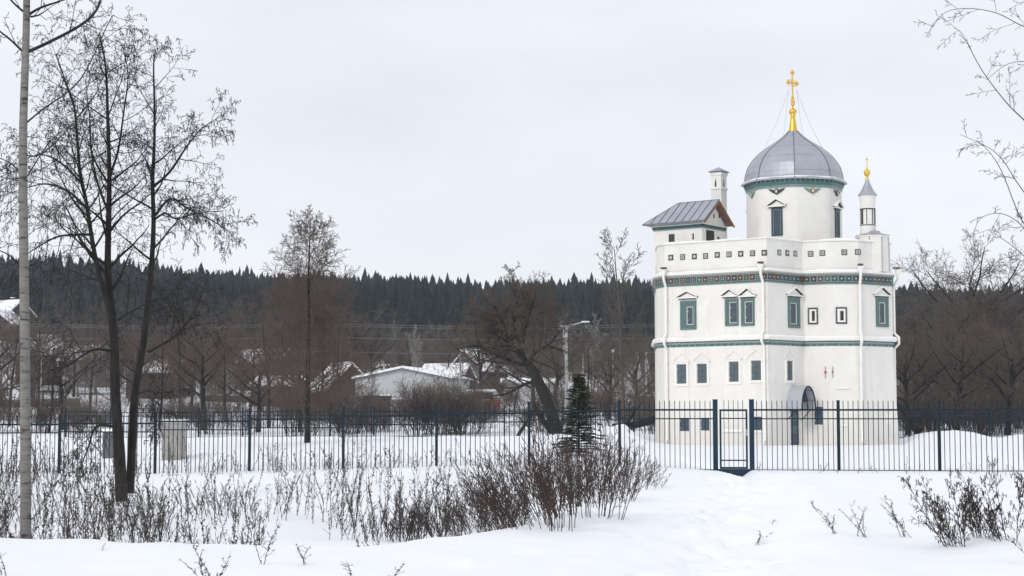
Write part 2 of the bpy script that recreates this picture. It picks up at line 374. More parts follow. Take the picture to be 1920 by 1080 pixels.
# ------------------------------------------------------------------ the white building
BP = [(8.92, 105.3), (9.26, 104.0), (15.0, 100.0), (17.5, 102.3), (19.05, 101.56), (20.72, 101.56), (23.05, 103.2), (23.4, 107.5), (20.5, 113.0), (13.0, 114.5), (9.3, 111.0)]
BP = [Vector((a, b)) for a, b in BP]
NB = len(BP)
def offs(poly, d):
    n = len(poly); o = []
    for i in range(n):
        a = (poly[i] - poly[i - 1]).normalized(); b = (poly[(i + 1) % n] - poly[i]).normalized()
        na = Vector((a.y, -a.x)); nb = Vector((b.y, -b.x)); m_ = (na + nb); l = m_.dot(na)
        o.append(poly[i] + m_ * (d / max(l, 0.35)))
    return o
def loft(mb, prof, m, poly=None, closed=False, mats=None):
    """prof: list of (offset, z)"""
    poly = poly or BP; n = len(poly); V = []
    for d, z in prof:
        V += [(p.x, p.y, z) for p in offs(poly, d)]
    for i in range(len(prof) - 1):
        F = [(i * n + k, i * n + (k + 1) % n, (i + 1) * n + (k + 1) % n, (i + 1) * n + k) for k in range(n)]
        mb.add(V, F, mats[i] if mats else m)
    if closed:
        i = len(prof) - 1
        mb.add(V, [(i * n + k, i * n + (k + 1) % n, (k + 1) % n, k) for k in range(n)], m)
chapel = empty('chapel', (16, 107, 0), 0, 'tall white three-storey chapel with green friezes, grey dome and gold cross', 'chapel')

# main wall: battered to the right at the bottom
mb = MB(); V = []
def batter(k):
    o = list(BP)
    for i in (6, 7): o[i] = BP[i] + Vector((0.30, 0.0)) * k
    return o
lv = [(-0.6, 1.15), (0.0, 1.0), (2.0, 0.6), (4.5, 0.15), (6.2, 0.0), (10.5, 0.0)]
for z, k in lv: V += [(p.x, p.y, z) for p in batter(k)]
mb.add(V, [(i * NB + k, i * NB + (k + 1) % NB, (i + 1) * NB + (k + 1) % NB, (i + 1) * NB + k) for i in range(len(lv) - 1) for k in range(NB)], 'plaster')
mb.build('wall', chapel)
mb = MB(); loft(mb, [(-0.06, 10.5), (-0.06, 12.16), (0.02, 12.18), (0.02, 12.24), (-0.42, 12.24), (-0.42, 11.1)], 'plaster_up')
par = mb.build('parapet', chapel)
mb = MB(); pl = offs(BP, -0.43); mb.add([(p.x, p.y, 11.15) for p in pl], [tuple(range(NB))], 'snowcap'); mb.build('roof_deck', chapel)
# snow on the parapet
rng = random.Random(3)
def snow_strip(pts, zs, wd, ht, seed=0, start=0, step=0.22, minh=0.15):
    """lumpy strip of snow following a polyline of (x, y)"""
    m_ = MB(); r = random.Random(seed); V = []; n = 0; ph = r.random() * 50
    for i in range(len(pts) - 1):
        a, b = pts[i], pts[i + 1]; L_ = (b - a).length; k = max(2, int(L_ / step)); dr = (b - a).normalized(); nn = Vector((dr.y, -dr.x))
        for j in range(k + (1 if i == len(pts) - 2 else 0)):
            p = a + (b - a) * (j / k); s_ = n * 0.17 + ph
            h = ht * max(minh, 0.55 + 1.5 * float(vnoise(s_, 2.0)) + 0.4 * float(vnoise(s_ * 3, 5)))
            ww = wd * (0.92 + 0.25 * float(vnoise(s_ * 2, 8)))
            for q in range(6):
                t = math.pi * q / 5
                V.append((p.x + nn.x * math.cos(t) * ww / 2, p.y + nn.y * math.cos(t) * ww / 2, zs + math.sin(t) ** 0.7 * h if 0 < q < 5 else zs))
            n += 1
    F = [(i * 6 + k, i * 6 + k + 1, (i + 1) * 6 + k + 1, (i + 1) * 6 + k) for i in range(n - 1) for k in range(5)]
    F += [tuple(range(6)), tuple(range((n - 1) * 6, n * 6))[::-1]]
    m_.add(V, F, 'snowcap'); return m_
pm = offs(BP, -0.2)
snow_strip([pm[0], pm[1], pm[2], pm[3], pm[4], pm[5], pm[6], pm[7]], 12.242, 0.46, 0.10, 4).build('snow_cap', par, smooth=True)

# upper cornice + frieze
mb = MB()
loft(mb, [(0.0, 9.58), (0.05, 9.60), (0.05, 9.66), (0.10, 9.68), (0.10, 9.73), (0.06, 9.74), (0.06, 10.10), (0.12, 10.11), (0.12, 10.17), (0.15, 10.18), (0.15, 10.25), (0.24, 10.27), (0.24, 10.36), (0.0, 10.44)], 'teal',
     mats=['grout', 'teal2', 'teal', 'teal', 'pale', 'grout', 'grout', 'grout', 'tdark', 'grout', 'trim', 'trim', 'trim'])
rng = random.Random(11); tc_ = ['tred', 'tdark', 'tblue', 'tgreen', 'tred', 'tdark', 'tblue', 'tbrown', 'tgreen']
def edge(i, d):
    o = offs(BP, d); return o[i], o[(i + 1) % NB]
for e in range(0, 8):
    a, b = edge(e, 0.06); L_ = (b - a).length; dr = (b - a).normalized(); nn = Vector((dr.y, -dr.x)); n = max(1, round(L_ / 0.385)); st = L_ / n
    for k in range(n):
        c = a + dr * (st * (k + 0.5)); mm = rng.choice(tc_)
        q = c + nn * 0.008
        mb.box((q.x, q.y, 9.92), (st * 0.84, 0.03, 0.32), mm, (dr.x, dr.y, 0))
        q = c + nn * 0.026; kind = rng.random()
        if kind < 0.5:
            mb.box((q.x, q.y, 9.92), (0.16, 0.014, 0.04), 'pale2', (dr.x, dr.y, 0)); mb.box((q.x, q.y, 9.92), (0.04, 0.02, 0.16), 'pale2', (dr.x, dr.y, 0))
        elif kind < 0.75:
            for sx in (-1, 1):
                for sz in (-1, 1):
                    q2 = q + dr * (0.06 * sx); mb.box((q2.x, q2.y, 9.92 + 0.06 * sz), (0.06, 0.014, 0.06), 'pale2', (dr.x, dr.y, 0))
        else: mb.box((q.x, q.y, 9.92), (0.09, 0.014, 0.13), 'pale2' if rng.random() < .6 else 'ochre', (dr.x, dr.y, 0))
    # dentils above and small beads below
    a, b = edge(e, 0.155); L_ = (b - a).length; n = int(L_ / 0.14)
    for k in range(n):
        c = a + dr * (L_ * (k + 0.5) / n); mb.box((c.x, c.y, 10.215), (0.07, 0.03, 0.055), 'pale', (dr.x, dr.y, 0))
    a, b = edge(e, 0.105); n = int(L_ / 0.12)
    for k in range(n):
        c = a + dr * ((b - a).length * (k + 0.5) / n); mb.box((c.x, c.y, 9.705), (0.05, 0.02, 0.04), 'teal2', (dr.x, dr.y, 0))
frieze = mb.build('frieze', chapel)
po = offs(BP, 0.10)
snow_strip([po[0], po[1], po[2], po[3], po[4], po[5], po[6], po[7]], 10.37, 0.28, 0.12, 9, minh=0.25).build('snow_ledge', frieze, smooth=True)
# middle cornice
mb = MB()
loft(mb, [(0.0, 5.88), (0.03, 5.90), (0.03, 6.03), (0.06, 6.04), (0.06, 6.15), (0.10, 6.16), (0.10, 6.20), (0.20, 6.22), (0.24, 6.33), (0.24, 6.42), (0.0, 6.50)], 'teal',
     mats=['pale', 'teal', 'grout', 'teal2', 'teal2', 'tdark', 'trim', 'trim', 'trim', 'trim'])
for e in range(0, 8):
    a, b = edge(e, 0.065); L_ = (b - a).length; dr = (b - a).normalized(); n = int(L_ / 0.15)
    for k in range(n):
        c = a + dr * (L_ * (k + 0.5) / n); mb.box((c.x, c.y, 6.10 + (0.02 if k % 2 else -0.01)), (0.06, 0.02, 0.05), 'pale', (dr.x, dr.y, 0))
    a, b = edge(e, 0.033); n = int(L_ / 0.42)
    for k in range(1, n):
        c = a + dr * (L_ * k / n); mb.box((c.x, c.y, 5.965), (0.018, 0.012, 0.12), 'pale', (dr.x, dr.y, 0))
midc = mb.build('string_course', chapel)
snow_strip([po[0], po[1], po[2], po[3], po[4], po[5], po[6], po[7]], 6.425, 0.26, 0.07, 19, minh=0.2).build('snow_ledge', midc, smooth=True)

# --- face frames and openings
class Face:
    def __init__(s, a, b, off=0.0):
        s.a = Vector(a); s.b = Vector(b); s.d = (s.b - s.a).normalized(); s.n = Vector((s.d.y, -s.d.x)); s.a = s.a + s.n * off
    def hit(s, px, py):
        r = ray(px, py); n3 = Vector((s.n.x, s.n.y, 0)); a3 = Vector((s.a.x, s.a.y, 0)); o = Vector((0, 0, CAMZ))
        q = o + r * ((a3 - o).dot(n3) / r.dot(n3)); return (Vector((q.x, q.y)) - s.a).dot(s.d), q.z
    def pt(s, u, z, o=0.0):
        p = s.a + s.d * u + s.n * o; return Vector((p.x, p.y, z))
    def rect(s, px0, py0, px1, py1):
        u0, _ = s.hit(px0, (py0 + py1) / 2); u1, _ = s.hit(px1, (py0 + py1) / 2); um = (px0 + px1) / 2
        _, z1 = s.hit(um, py0); _, z0 = s.hit(um, py1); return u0, z0, u1, z1
FA, FB, FC, FD, FE = [Face(BP[i], BP[i + 1]) for i in (1, 2, 3, 4, 5)]
def fbox(mb, f, u0, z0, u1, z1, o0, o1, m):
    c = f.pt((u0 + u1) / 2, (z0 + z1) / 2, (o0 + o1) / 2)
    mb.box(c, (abs(u1 - u0), abs(o1 - o0), abs(z1 - z0)), m, (f.d.x, f.d.y, 0))
def ring(mb, f, u0, z0, u1, z1, w_, o0, o1, m):
    fbox(mb, f, u0, z0, u0 + w_, z1, o0, o1, m); fbox(mb, f, u1 - w_, z0, u1, z1, o0, o1, m)
    fbox(mb, f, u0 + w_, z0, u1 - w_, z0 + w_, o0, o1, m); fbox(mb, f, u0 + w_, z1 - w_, u1 - w_, z1, o0, o1, m)
def pediment(mb, f, uc, z0, hw, h, proj, m, md, t=0.07):
    # base ledge, two raking slabs and a tympanum
    fbox(mb, f, uc - hw, z0 - 0.05, uc + hw, z0 + 0.03, 0, proj * 0.75, m)
    fbox(mb, f, uc - hw * 0.86, z0 - 0.10, uc + hw * 0.86, z0 - 0.052, 0, proj * 0.45, md)
    mb.prism([f.pt(uc - hw * .8, z0 + 0.032, 0.05), f.pt(uc + hw * .8, z0 + 0.032, 0.05), f.pt(uc, z0 + h * .82, 0.05)], 0.05, m)
    for sgn in (-1, 1):
        for (dz, o, mm, tt) in ((0, proj, m, t), (-t * 1.02, proj * 0.6, md, t * 0.8)):
            a0 = f.pt(uc + sgn * hw * 1.06, z0 + 0.035 + dz * .3, o); a1 = f.pt(uc, z0 + h + dz, o)
            up = Vector((0, 0, tt)); pts = [a0, a1, a1 + up, a0 + up]
            if sgn > 0: pts = pts[::-1]
            mb.prism(pts, o, mm)
def tile_window(f, outer, inner, hood=None, frame='wframe', win_name='window'):
    """glazed tile surround, white liner, recessed shutter"""
    u0, z0, u1, z1 = f.rect(*outer); a0, b0, a1, b1 = f.rect(*inner)
    w_ = empty(win_name, chapel.location); w_.parent = chapel; w_.location = (0, 0, 0)
    m = MB(); wl, wr, wb, wt = a0 - u0, u1 - a1, b0 - z0, z1 - b1
    fbox(m, f, u0, z0, a0 - 0.03, z1, 0, 0.07, frame); fbox(m, f, a1 + 0.03, z0, u1, z1, 0, 0.07, frame)
    fbox(m, f, a0 - 0.03, z0, a1 + 0.03, b0 - 0.03, 0, 0.07, frame); fbox(m, f, a0 - 0.03, b1 + 0.03, a1 + 0.03, z1, 0, 0.07, frame)
    ring(m, f, u0 + 0.05, z0 + 0.05, u1 - 0.05, z1 - 0.05, 0.035, 0.07, 0.095, 'teal2')
    m.build('tile_frame', w_)
    m = MB(); ring(m, f, a0 - 0.03, b0 - 0.03, a1 + 0.03, b1 + 0.03, 0.045, 0, 0.05, 'pale'); m.build('reveal', w_)
    m = MB(); fbox(m, f, a0 + 0.015, b0 + 0.015, a1 - 0.015, b1 - 0.015, -0.1, 0.012, 'glass')
    for k in (0.25, 0.75): fbox(m, f, a0 + 0.016, b0 + (b1 - b0) * k - 0.03, a0 + 0.07, b0 + (b1 - b0) * k + 0.03, 0.012, 0.035, 'pale')
    m.build('shutter', w_)
    if hood:
        px, py, hb0, hb1, yb = hood; s0, zb = f.hit(hb0, yb); s1, _ = f.hit(hb1, yb); sc_, zp = f.hit(px, py)
        m = MB(); pediment(m, f, (s0 + s1) / 2, zb, (s1 - s0) / 2 * .95, zp - zb - 0.06, 0.22, 'trim', 'tdark'); m.build('hood', w_)
    return w_
tile_window(FA, (1276, 564, 1306, 618), (1289, 576, 1300, 608), (1288, 545, 1270, 1309, 559))
tile_window(FA, (1360, 560, 1385, 611), (1369, 567, 1383, 605), (1369, 541, 1353, 1385, 556))
tile_window(FA, (1390, 559, 1415, 611), (1398, 566, 1412, 605), (1402, 539, 1386, 1419, 556))
tile_window(FB, (1477, 557, 1499, 615), (1481, 569, 1492, 607), (1491, 538, 1474, 1504, 553))
tile_window(FE, (1642, 557, 1665, 613), (1648, 568, 1658, 606), (1655, 537, 1637, 1668, 553))
for f, o, i in ((FC, (1515, 577, 1534, 608), (1520, 582, 1530, 603)), (FD, (1567, 576, 1588, 607), (1573, 582, 1583, 603))):
    w_ = empty('small_window', (0, 0, 0)); w_.parent = chapel
    u0, z0, u1, z1 = f.rect(*o); a0, b0, a1, b1 = f.rect(*i)
    m = MB(); ring(m, f, u0, z0, u1, z1, 0.09, 0, 0.05, 'tdark')
    for k in range(12):
        for (uu, zz) in ((u0 + 0.045, z0 + (z1 - z0) * (k + .5) / 12), (u1 - 0.045, z0 + (z1 - z0) * (k + .5) / 12)):
            fbox(m, f, uu - .02, zz - .02, uu + .02, zz + .02, 0.05, 0.06, 'teal2')
    m.build('tile_frame', w_)
    m = MB(); ring(m, f, u0 + .09, z0 + .09, u1 - .09, z1 - .09, 0.10, 0, 0.035, 'trim'); m.build('reveal', w_)
    m = MB(); fbox(m, f, a0 + .08, b0 + .04, a1 - .04, b1 - .04, 0, 0.012, 'blackw'); m.build('pane', w_)
def plain_window(f, pane, grow=0.16, hood=True, m_='shutter', top=None, lab='window'):
    a0, b0, a1, b1 = f.rect(*pane); w_ = empty(lab, (0, 0, 0)); w_.parent = chapel
    if grow:
        m = MB(); ring(m, f, a0 - grow, b0 - grow, a1 + grow, b1 + grow, grow - 0.03, 0, 0.07, 'trim')
        if hood:
            fbox(m, f, a0 - grow - .1, b1 + grow + 0.003, a1 + grow + .1, b1 + grow + .06, 0, 0.12, 'trim')
            uc = (a0 + a1) / 2; hw = (a1 - a0) / 2 + grow + .08; zb = b1 + grow + .063
            for sgn in (-1, 1):
                pts = [f.pt(uc + sgn * hw, zb, 0.06), f.pt(uc, zb + .42, 0.06), f.pt(uc, zb + .47, 0.06), f.pt(uc + sgn * hw, zb + .05, 0.06)]
                m.prism(pts if sgn < 0 else pts[::-1], 0.06, 'trim')
        m.build('frame', w_)
    m = MB(); fbox(m, f, a0, b0, a1, b1, -0.1, 0.02, m_)
    for k in (0.22, 0.78):
        zz = b0 + (b1 - b0) * k; fbox(m, f, a0 - .05, zz - .03, a0 + .05, zz + .03, 0.021, 0.045, 'pale')
    fbox(m, f, (a0 + a1) / 2 - .01, b0 + .03, (a0 + a1) / 2 + .01, b1 - .03, 0.02, 0.03, 'slate')
    for k in (0.33, 0.66): fbox(m, f, a0 + .03, b0 + (b1 - b0) * k - .01, a1 - .03, b0 + (b1 - b0) * k + .01, 0.02, 0.028, 'slate')
    m.build('shutter', w_)
for p in ((1270, 683.5, 1287, 719), (1308, 682.5, 1325.5, 718), (1368, 678.5, 1385, 715.5), (1409.5, 676.5, 1427, 712.5)): plain_window(FA, p)
plain_window(FB, (1475, 677, 1485, 713), 0.17)
for p in ((1275.5, 783.5, 1292, 808), (1314.5, 783.5, 1330, 807), (1411, 781.5, 1428, 806)): plain_window(FA, p, 0, False, 'slate')
plain_window(FC, (1527.5, 763, 1542, 796), 0, False, 'slate')
# door, lantern and barrel canopy on the angled face
m = MB(); a0, b0, a1, b1 = FB.rect(1483, 763, 1496.5, 838); fbox(m, FB, a0, -0.15, a1, b1, -0.1, 0.05, 'slate')
for k in (0.3, 0.62): fbox(m, FB, a0 + .08, b1 * k, a1 - .08, b1 * k + .5, 0.05, 0.065, 'shutter')
dr_ = m.build('door', chapel)
m = MB(); fbox(m, FB, a1 - .14, 1.05, a1 - .08, 1.2, 0.066, 0.13, 'metal'); m.build('handle', dr_)
uc = (a0 + a1) / 2 - 0.05; hw, hh, z0c, pr = 0.70, 1.42, 2.12, 1.10
cp = empty('canopy', (0, 0, 0)); cp.parent = chapel
m = MB(); V = []; ns = 22
for o in (0.0, pr):
    for rr in (1.0, 0.955):
        for k in range(ns + 1):
            t = math.pi * k / ns; V.append(FB.pt(uc - math.cos(t) * hw * rr, z0c + math.sin(t) * hh * rr, o))
n1 = ns + 1
F = []
for k in range(ns):
    F += [(k, k + 1, 2 * n1 + k + 1, 2 * n1 + k), (n1 + k, 3 * n1 + k, 3 * n1 + k + 1, n1 + k + 1), (2 * n1 + k, 2 * n1 + k + 1, 3 * n1 + k + 1, 3 * n1 + k)]
m.add(V, F, 'canopy'); m.build('canopy_sheet', cp, smooth=False)
m = MB()
for o in (0.04, pr * .5, pr + 0.01):
    m.tube([FB.pt(uc - math.cos(math.pi * k / ns) * hw * .94, z0c + math.sin(math.pi * k / ns) * hh * .94, o) for k in range(ns + 1)], 0.03 if o < 1 else 0.045, 'fence', 5)
for k in (3, 7, 11, 15, 19):
    t = math.pi * k / ns; m.bar(FB.pt(uc - math.cos(t) * hw * .93, z0c + math.sin(t) * hh * .93, 0), FB.pt(uc - math.cos(t) * hw * .93, z0c + math.sin(t) * hh * .93, pr), 0.015, 'fence')
for s_ in (-1, 1):
    m.bar(FB.pt(uc + s_ * hw, z0c, 0), FB.pt(uc + s_ * hw, z0c, pr + .02), 0.035, 'fence')
    m.tube([FB.pt(uc + s_ * hw, z0c - .6, 0.03), FB.pt(uc + s_ * hw, z0c - .45, .25), FB.pt(uc + s_ * hw, z0c, .7)], 0.03, 'fence', 5)
m.build('canopy_frame', cp)
m = MB(); q = FB.pt(uc, 0, pr * .75)
m.bar((q.x, q.y, 3.45), (q.x, q.y, 3.0), 0.012, 'fence'); m.lathe((q.x, q.y), [(0.02, 3.02), (0.12, 2.9), (0.13, 2.86), (0.10, 2.56), (0.03, 2.52)], 'glass', 8)
for k in range(6):
    t = k * math.pi / 3; m.bar((q.x + .13 * math.cos(t), q.y + .13 * math.sin(t), 2.86), (q.x + .10 * math.cos(t), q.y + .10 * math.sin(t), 2.55), 0.012, 'fence')
m.build('lantern', chapel)
# wall anchors, service boxes
m = MB(); u, z = FD.hit(1561, 697)
u2, z2 = FC.hit(1548, 698)
m.bar(FC.pt(u2, z2 - .36, .05), FC.pt(u2, z2 + .36, .05), 0.018, 'red'); fbox(m, FC, u2 - .06, z2 - .05, u2 + .06, z2 + .05, 0, 0.08, 'red')
m.build('wall_anchor', chapel)
m = MB(); m.bar(FD.pt(u, z - .36, .05), FD.pt(u, z + .3, .05), 0.018, 'rust'); fbox(m, FD, u - .03, z - .05, u + .03, z + .05, 0, 0.08, 'rust'); m.build('wall_anchor', chapel)
m = MB()
for f, rc in ((FA, (1356, 805, 1392, 810)), (FA, (1412, 808, 1438, 811)), (FD, (1578, 795, 1589, 799)), (FE, (1660, 795, 1671, 798)), (FD, (1567, 725, 1591, 729)), (FE, (1660, 776, 1672, 796))):
    m = MB(); r_ = f.rect(*rc); fbox(m, f, *r_, 0, 0.09, 'trim'); m.build('wall_ledge', chapel)

# parapet tiles
pf = {k: Face(BP[k], BP[k + 1], -0.06) for k in range(1, 6)}
pt_list = [(1, 1258, 483, 9), (1, 1280, 482, 9), (1, 1302, 481, 9), (1, 1323, 480, 9), (1, 1345, 478, 9), (1, 1367, 477, 9), (1, 1389, 476, 9), (1, 1411, 475, 9), (1, 1433, 474, 9),
           (2, 1461, 473.5, 6), (2, 1476, 474.5, 6), (2, 1491, 475.5, 6), (3, 1520, 476, 10), (3, 1542, 474.5, 10), (4, 1583, 473, 11), (4, 1608.5, 472.5, 10)]
for k, (fi, px, py, wd) in enumerate(pt_list):
    f = pf[fi]; u, z = f.hit(px, py); m = MB(); h = 0.17
    fbox(m, f, u - h, z - h, u + h, z + h, -0.02, 0.02, 'tdark')
    if k % 2 == 0 and fi < 3:
        fbox(m, f, u - .11, z - .02, u + .11, z + .02, 0.02, 0.032, 'pale'); fbox(m, f, u - .02, z - .11, u + .02, z + .11, 0.02, 0.035, 'pale')
        for sx in (-1, 1):
            for sz in (-1, 1): fbox(m, f, u + sx * .06 - .02, z + sz * .06 - .02, u + sx * .06 + .02, z + sz * .06 + .02, 0.02, 0.03, 'pale')
    else:
        for sx in (-1, 0, 1):
            for sz in (-1, 0, 1): fbox(m, f, u + sx * .085 - .028, z + sz * .085 - .028, u + sx * .085 + .028, z + sz * .085 + .028, 0.02, 0.032, 'pale')
    m.build('parapet_tile', chapel)

# downpipes
def downpipe(pxt, f, uoff=None):
    p = empty('downpipe', (0, 0, 0)); p.parent = chapel
    u = uoff if uoff is not None else f.hit(pxt, 580)[0]
    m = MB()
    q = lambda z, o, du=0.0: f.pt(u + du, z, o)
    m.tube([q(10.62, .42), q(10.25, .42)], [0.22, 0.09], 'trim', 8)
    m.build('funnel', p)
    m = MB(); m.tube([q(10.3, .42), q(10.05, .42), q(9.55, .14), q(6.75, .14), q(6.5, .40), q(6.1, .40), q(5.8, .12), q(0.35, .12), q(0.2, .3)], 0.085, 'trim', 8)
    for z in (8.8, 7.6, 5.0, 3.4, 1.8): fbox(m, f, u - .12, z - .02, u + .12, z + .02, 0.0, 0.22, 'trim')
    m.build('pipe', p, smooth=False)
    m = MB(); m.box(q(10.72, .42) , (0.3, 0.26, 0.1), 'rust', (f.d.x, f.d.y, 0)); m.bar(q(10.75, .1), q(10.66, .45), 0.07, 'metal', 6); m.build('spout', p)
downpipe(1251, FA); downpipe(1433, FA); downpipe(1612, FD)
FR = Face(BP[6], BP[7]); downpipe(0, FR, 0.35)

# --- gabled attic tower on the left
C0 = Vector((11.8, 105.4)); TU = Vector((-.8, .6)); TV = Vector((.6, .8)); TL, TW = 3.5, 2.8
def tp(u, v, z): p = C0 + TU * u + TV * v; return Vector((p.x, p.y, z))
tw = empty('attic_tower', (0, 0, 0)); tw.parent = chapel
TP = [C0 + TU * TL, C0, C0 + TV * TW, C0 + TU * TL + TV * TW]
ztop = P(1320, 417, 105.4).z
zfb = P(1319, 427, 105.4).z; zft = P(1319, 418.5, 105.4).z
m = MB(); loft(m, [(0, 11.1), (0, ztop + .1)], 'plaster_up', TP)
zap = P(1350, 378, 106.2).z
gh = zap - ztop
m.add([tp(0, 0, ztop + .1), tp(0, TW, ztop + .1), tp(0, TW / 2, zap - .08)], [(0, 1, 2)], 'plaster_up')
m.build('tower_wall', tw)
m = MB(); loft(m, [(0.0, zfb - .03), (0.05, zfb), (0.05, zfb + .08), (0.09, zfb + .09), (0.09, zft - .06), (0.16, zft - .05), (0.16, zft)], 'teal', TP, mats=['pale', 'teal2', 'teal', 'dteal', 'teal', 'trim'])
for f, L_ in ((Face(TP[0], TP[1]), TL), (Face(TP[1], TP[2]), TW)):
    n = int(L_ / 0.19)
    for k in range(n): fbox(m, f, L_ * k / n + .03, zfb + .12, L_ * (k + .5) / n + .05, zft - .07, 0.09, 0.14, 'teal')
m.build('tower_frieze', tw)
zeb = P(1322, 412.5, 104.8).z       # eave height
m = MB()
e0, e1, e2, e3 = tp(-.45, -.45, zeb), tp(4.1, -.45, zeb), tp(4.1, TW + .45, zeb), tp(-.45, TW + .45, zeb)
r0, r1 = tp(-.45, TW / 2, zap + .14), tp(2.55, TW / 2, zap + .14)
def slab(pts, th, mm): m.prism(pts, th, mm)
slab([e1, e0, r0, r1], 0.07, 'zinc'); slab([e3, e2, r1, r0], 0.07, 'zinc'); slab([e2, e1, r1], 0.07, 'zinc')
rf = m.build('tower_roof', tw)
m = MB()
for k in range(9):   # standing seams run up the slope
    u = -.45 + k * .56
    a = tp(u, -.45, zeb + .02)
    if u <= 2.55: b = tp(u, TW / 2, zap + .16)
    else:
        t = 1 - (u - 2.55) / (4.1 - 2.55); b = tp(u, -.45 + t * (TW / 2 + .45), zeb + t * (zap + .14 - zeb) + .02)
    m.bar(a, b, 0.022, 'zincdark')
m.bar(r0, r1, 0.03, 'zincdark'); m.bar(r1, e1, 0.03, 'zincdark'); m.bar(e1, e0, 0.03, 'zincdark')
m.build('seam', rf)
m = MB()
for a, b in ((e0, r0), (e3, r0)):
    m.bar(a - Vector((0, 0, .12)), b - Vector((0, 0, .12)), 0.06, 'woodb')
for v0, v1 in ((-.4, TW / 2), (TW + .4, TW / 2)):
    dn = Vector((0, 0, .075 + .02))
    q0, q1 = tp(-.43, v0, zeb + .03), tp(-.43, v1, zap + .14); q2, q3 = tp(0.0, v1, zap + .14), tp(0.0, v0, zeb + .03)
    pts = [q0 - dn, q1 - dn, q2 - dn, q3 - dn]; m.prism(pts if v0 > 0 else pts[::-1], 0.02, 'woodb')
m.build('bargeboard', rf)
TL_, TR_ = Face(TP[0], TP[1]), Face(TP[1], TP[2])
m = MB(); r_ = TR_.rect(1324, 432, 1339, 452); fbox(m, TR_, *r_, -.1, .01, 'blackw'); m.build('opening', tw)
m = MB(); r_ = TR_.rect(1345, 444, 1348.5, 449); fbox(m, TR_, *r_, -.1, .01, 'blackw'); m.build('opening', tw)
m = MB(); r_ = TL_.rect(1254, 439, 1265, 458); fbox(m, TL_, *r_, -.1, .01, 'tdark'); m.build('opening', tw)
w_ = empty('window', (0, 0, 0)); w_.parent = tw
m = MB(); r_ = TL_.rect(1294, 434, 1304, 453); ring(m, TL_, *r_, .08, 0, .04, 'trim'); m.build('frame', w_) if False else m.build('window_frame', tw)
m = MB(); r_ = TL_.rect(1298.5, 438, 1303, 449); fbox(m, TL_, *r_, -.1, .012, 'blackw'); m.build('window_pane', tw)
bpy.data.objects.remove(w_)
for px in (1328.5, 1338.5, 1348.5):
    m = MB(); u, z = TR_.hit(px, 405); fbox(m, TR_, u - .075, z - .14, u + .075, z + .08, -.05, .01, 'tdark'); m.lathe((0, 0), [(0.01, 0), (0.01, 0.01)], 'tdark', 3) if False else None
    m.prism([TR_.pt(u - .075, z + .081, .01), TR_.pt(u + .075, z + .081, .01), TR_.pt(u, z + .16, .01)], .05, 'tdark'); m.build('gable_opening', tw)

# --- chimney-like lantern turret behind the attic
cc = Vector((P(1348.5, 400, 108.5).x, 108.5))
zz = lambda py, Y=108.5: P(1348, py, Y).z
ct = empty('chimney_turret', (0, 0, 0)); ct.parent = chapel
def octp(c, r, n=8, a0=0.0): return [Vector((c.x + r * math.cos(a0 + 2 * math.pi * k / n), c.y + r * math.sin(a0 + 2 * math.pi * k / n))) for k in range(n)]
sq = [cc + TU * .36 - TV * .36, cc - TU * .36 - TV * .36, cc - TU * .36 + TV * .36, cc + TU * .36 + TV * .36]
m = MB(); loft(m, [(0, 11.2), (0, zz(357)), (0.06, zz(356)), (0.06, zz(353)), (0.0, zz(352)), (0.0, zz(331)), (0.05, zz(330)), (0.05, zz(324.5))], 'plaster_up', sq); m.build('shaft', ct)
m = MB(); loft(m, [(-.05, zz(325)), (0.02, zz(324.8)), (0.14, zz(323)), (0.16, zz(322.4)), (0.1, zz(321.5)), (-.355, zz(313.5))], 'zinc', sq, mats=['zincdark', 'zincdark', 'zinc', 'zinc', 'zinc']); m.build('cap_roof', ct)
for f, px in ((Face(sq[0], sq[1]), 1341.8), (Face(sq[1], sq[2]), 1356.8)):
    u, _ = f.hit(px, 343); m = MB()
    fbox(m, f, u - .06, zz(351), u + .06, zz(343), -.05, .01, 'tdark'); m.prism([f.pt(u - .045, zz(343) + .002, .01), f.pt(u + .045, zz(343) + .002, .01), f.pt(u, zz(334.5), .01)], .05, 'tdark')
    m.build('slit_window', ct)

# --- main drum and dome
DC = Vector((P(1489, 400, 107).x, 107.0)); KD = 107.0 / FPX
def dz(py): return P(1489, py, 107).z
# eight face normals: angle from the camera direction, to the right
def adir(deg): a = R(-90 + deg); return Vector((math.cos(a), math.sin(a)))
vang = [R(-90 + 14 + 22.5 + 45 * k) for k in range(8)]
def oct_at(r): return [Vector((DC.x + r * math.cos(a), DC.y + r * math.sin(a))) for a in vang]
RA = 88.5 * KD * 1.0
drum = empty('drum', (0, 0, 0)); drum.parent = chapel
OD = oct_at(RA * 1.015)
m = MB(); V = []
# octagon with rounded corners
def rounded(r, k=0.35, sub=4):
    o = []; b = oct_at(r)
    for i in range(8):
        p = b[i]; a = b[i - 1]; c = b[(i + 1) % 8]
        s0 = p + (a - p) * k * .5; s1 = p + (c - p) * k * .5
        for j in range(sub + 1):
            t = j / sub; o.append(s0 * (1 - t) ** 2 + p * 2 * t * (1 - t) + s1 * t * t)
    return o
RP = rounded(RA * 1.03)
loft(m, [(0, 11.1), (0, dz(352))], 'plaster_up', RP); m.build('drum_wall', drum)
m = MB()
zb, zt = dz(362), dz(346.5)
loft(m, [(0, zb - .03), (0.04, zb), (0.04, zb + .13), (0.08, zb + .14), (0.10, zb + .27), (0.13, zb + .28), (0.16, zt - .04), (0.2, zt), (0.26, zt + .09), (0.26, zt + .16)], 'teal', RP,
     mats=['pale', 'teal2', 'pale', 'teal', 'teal2', 'teal', 'teal', 'trim', 'trim'])
n = 120
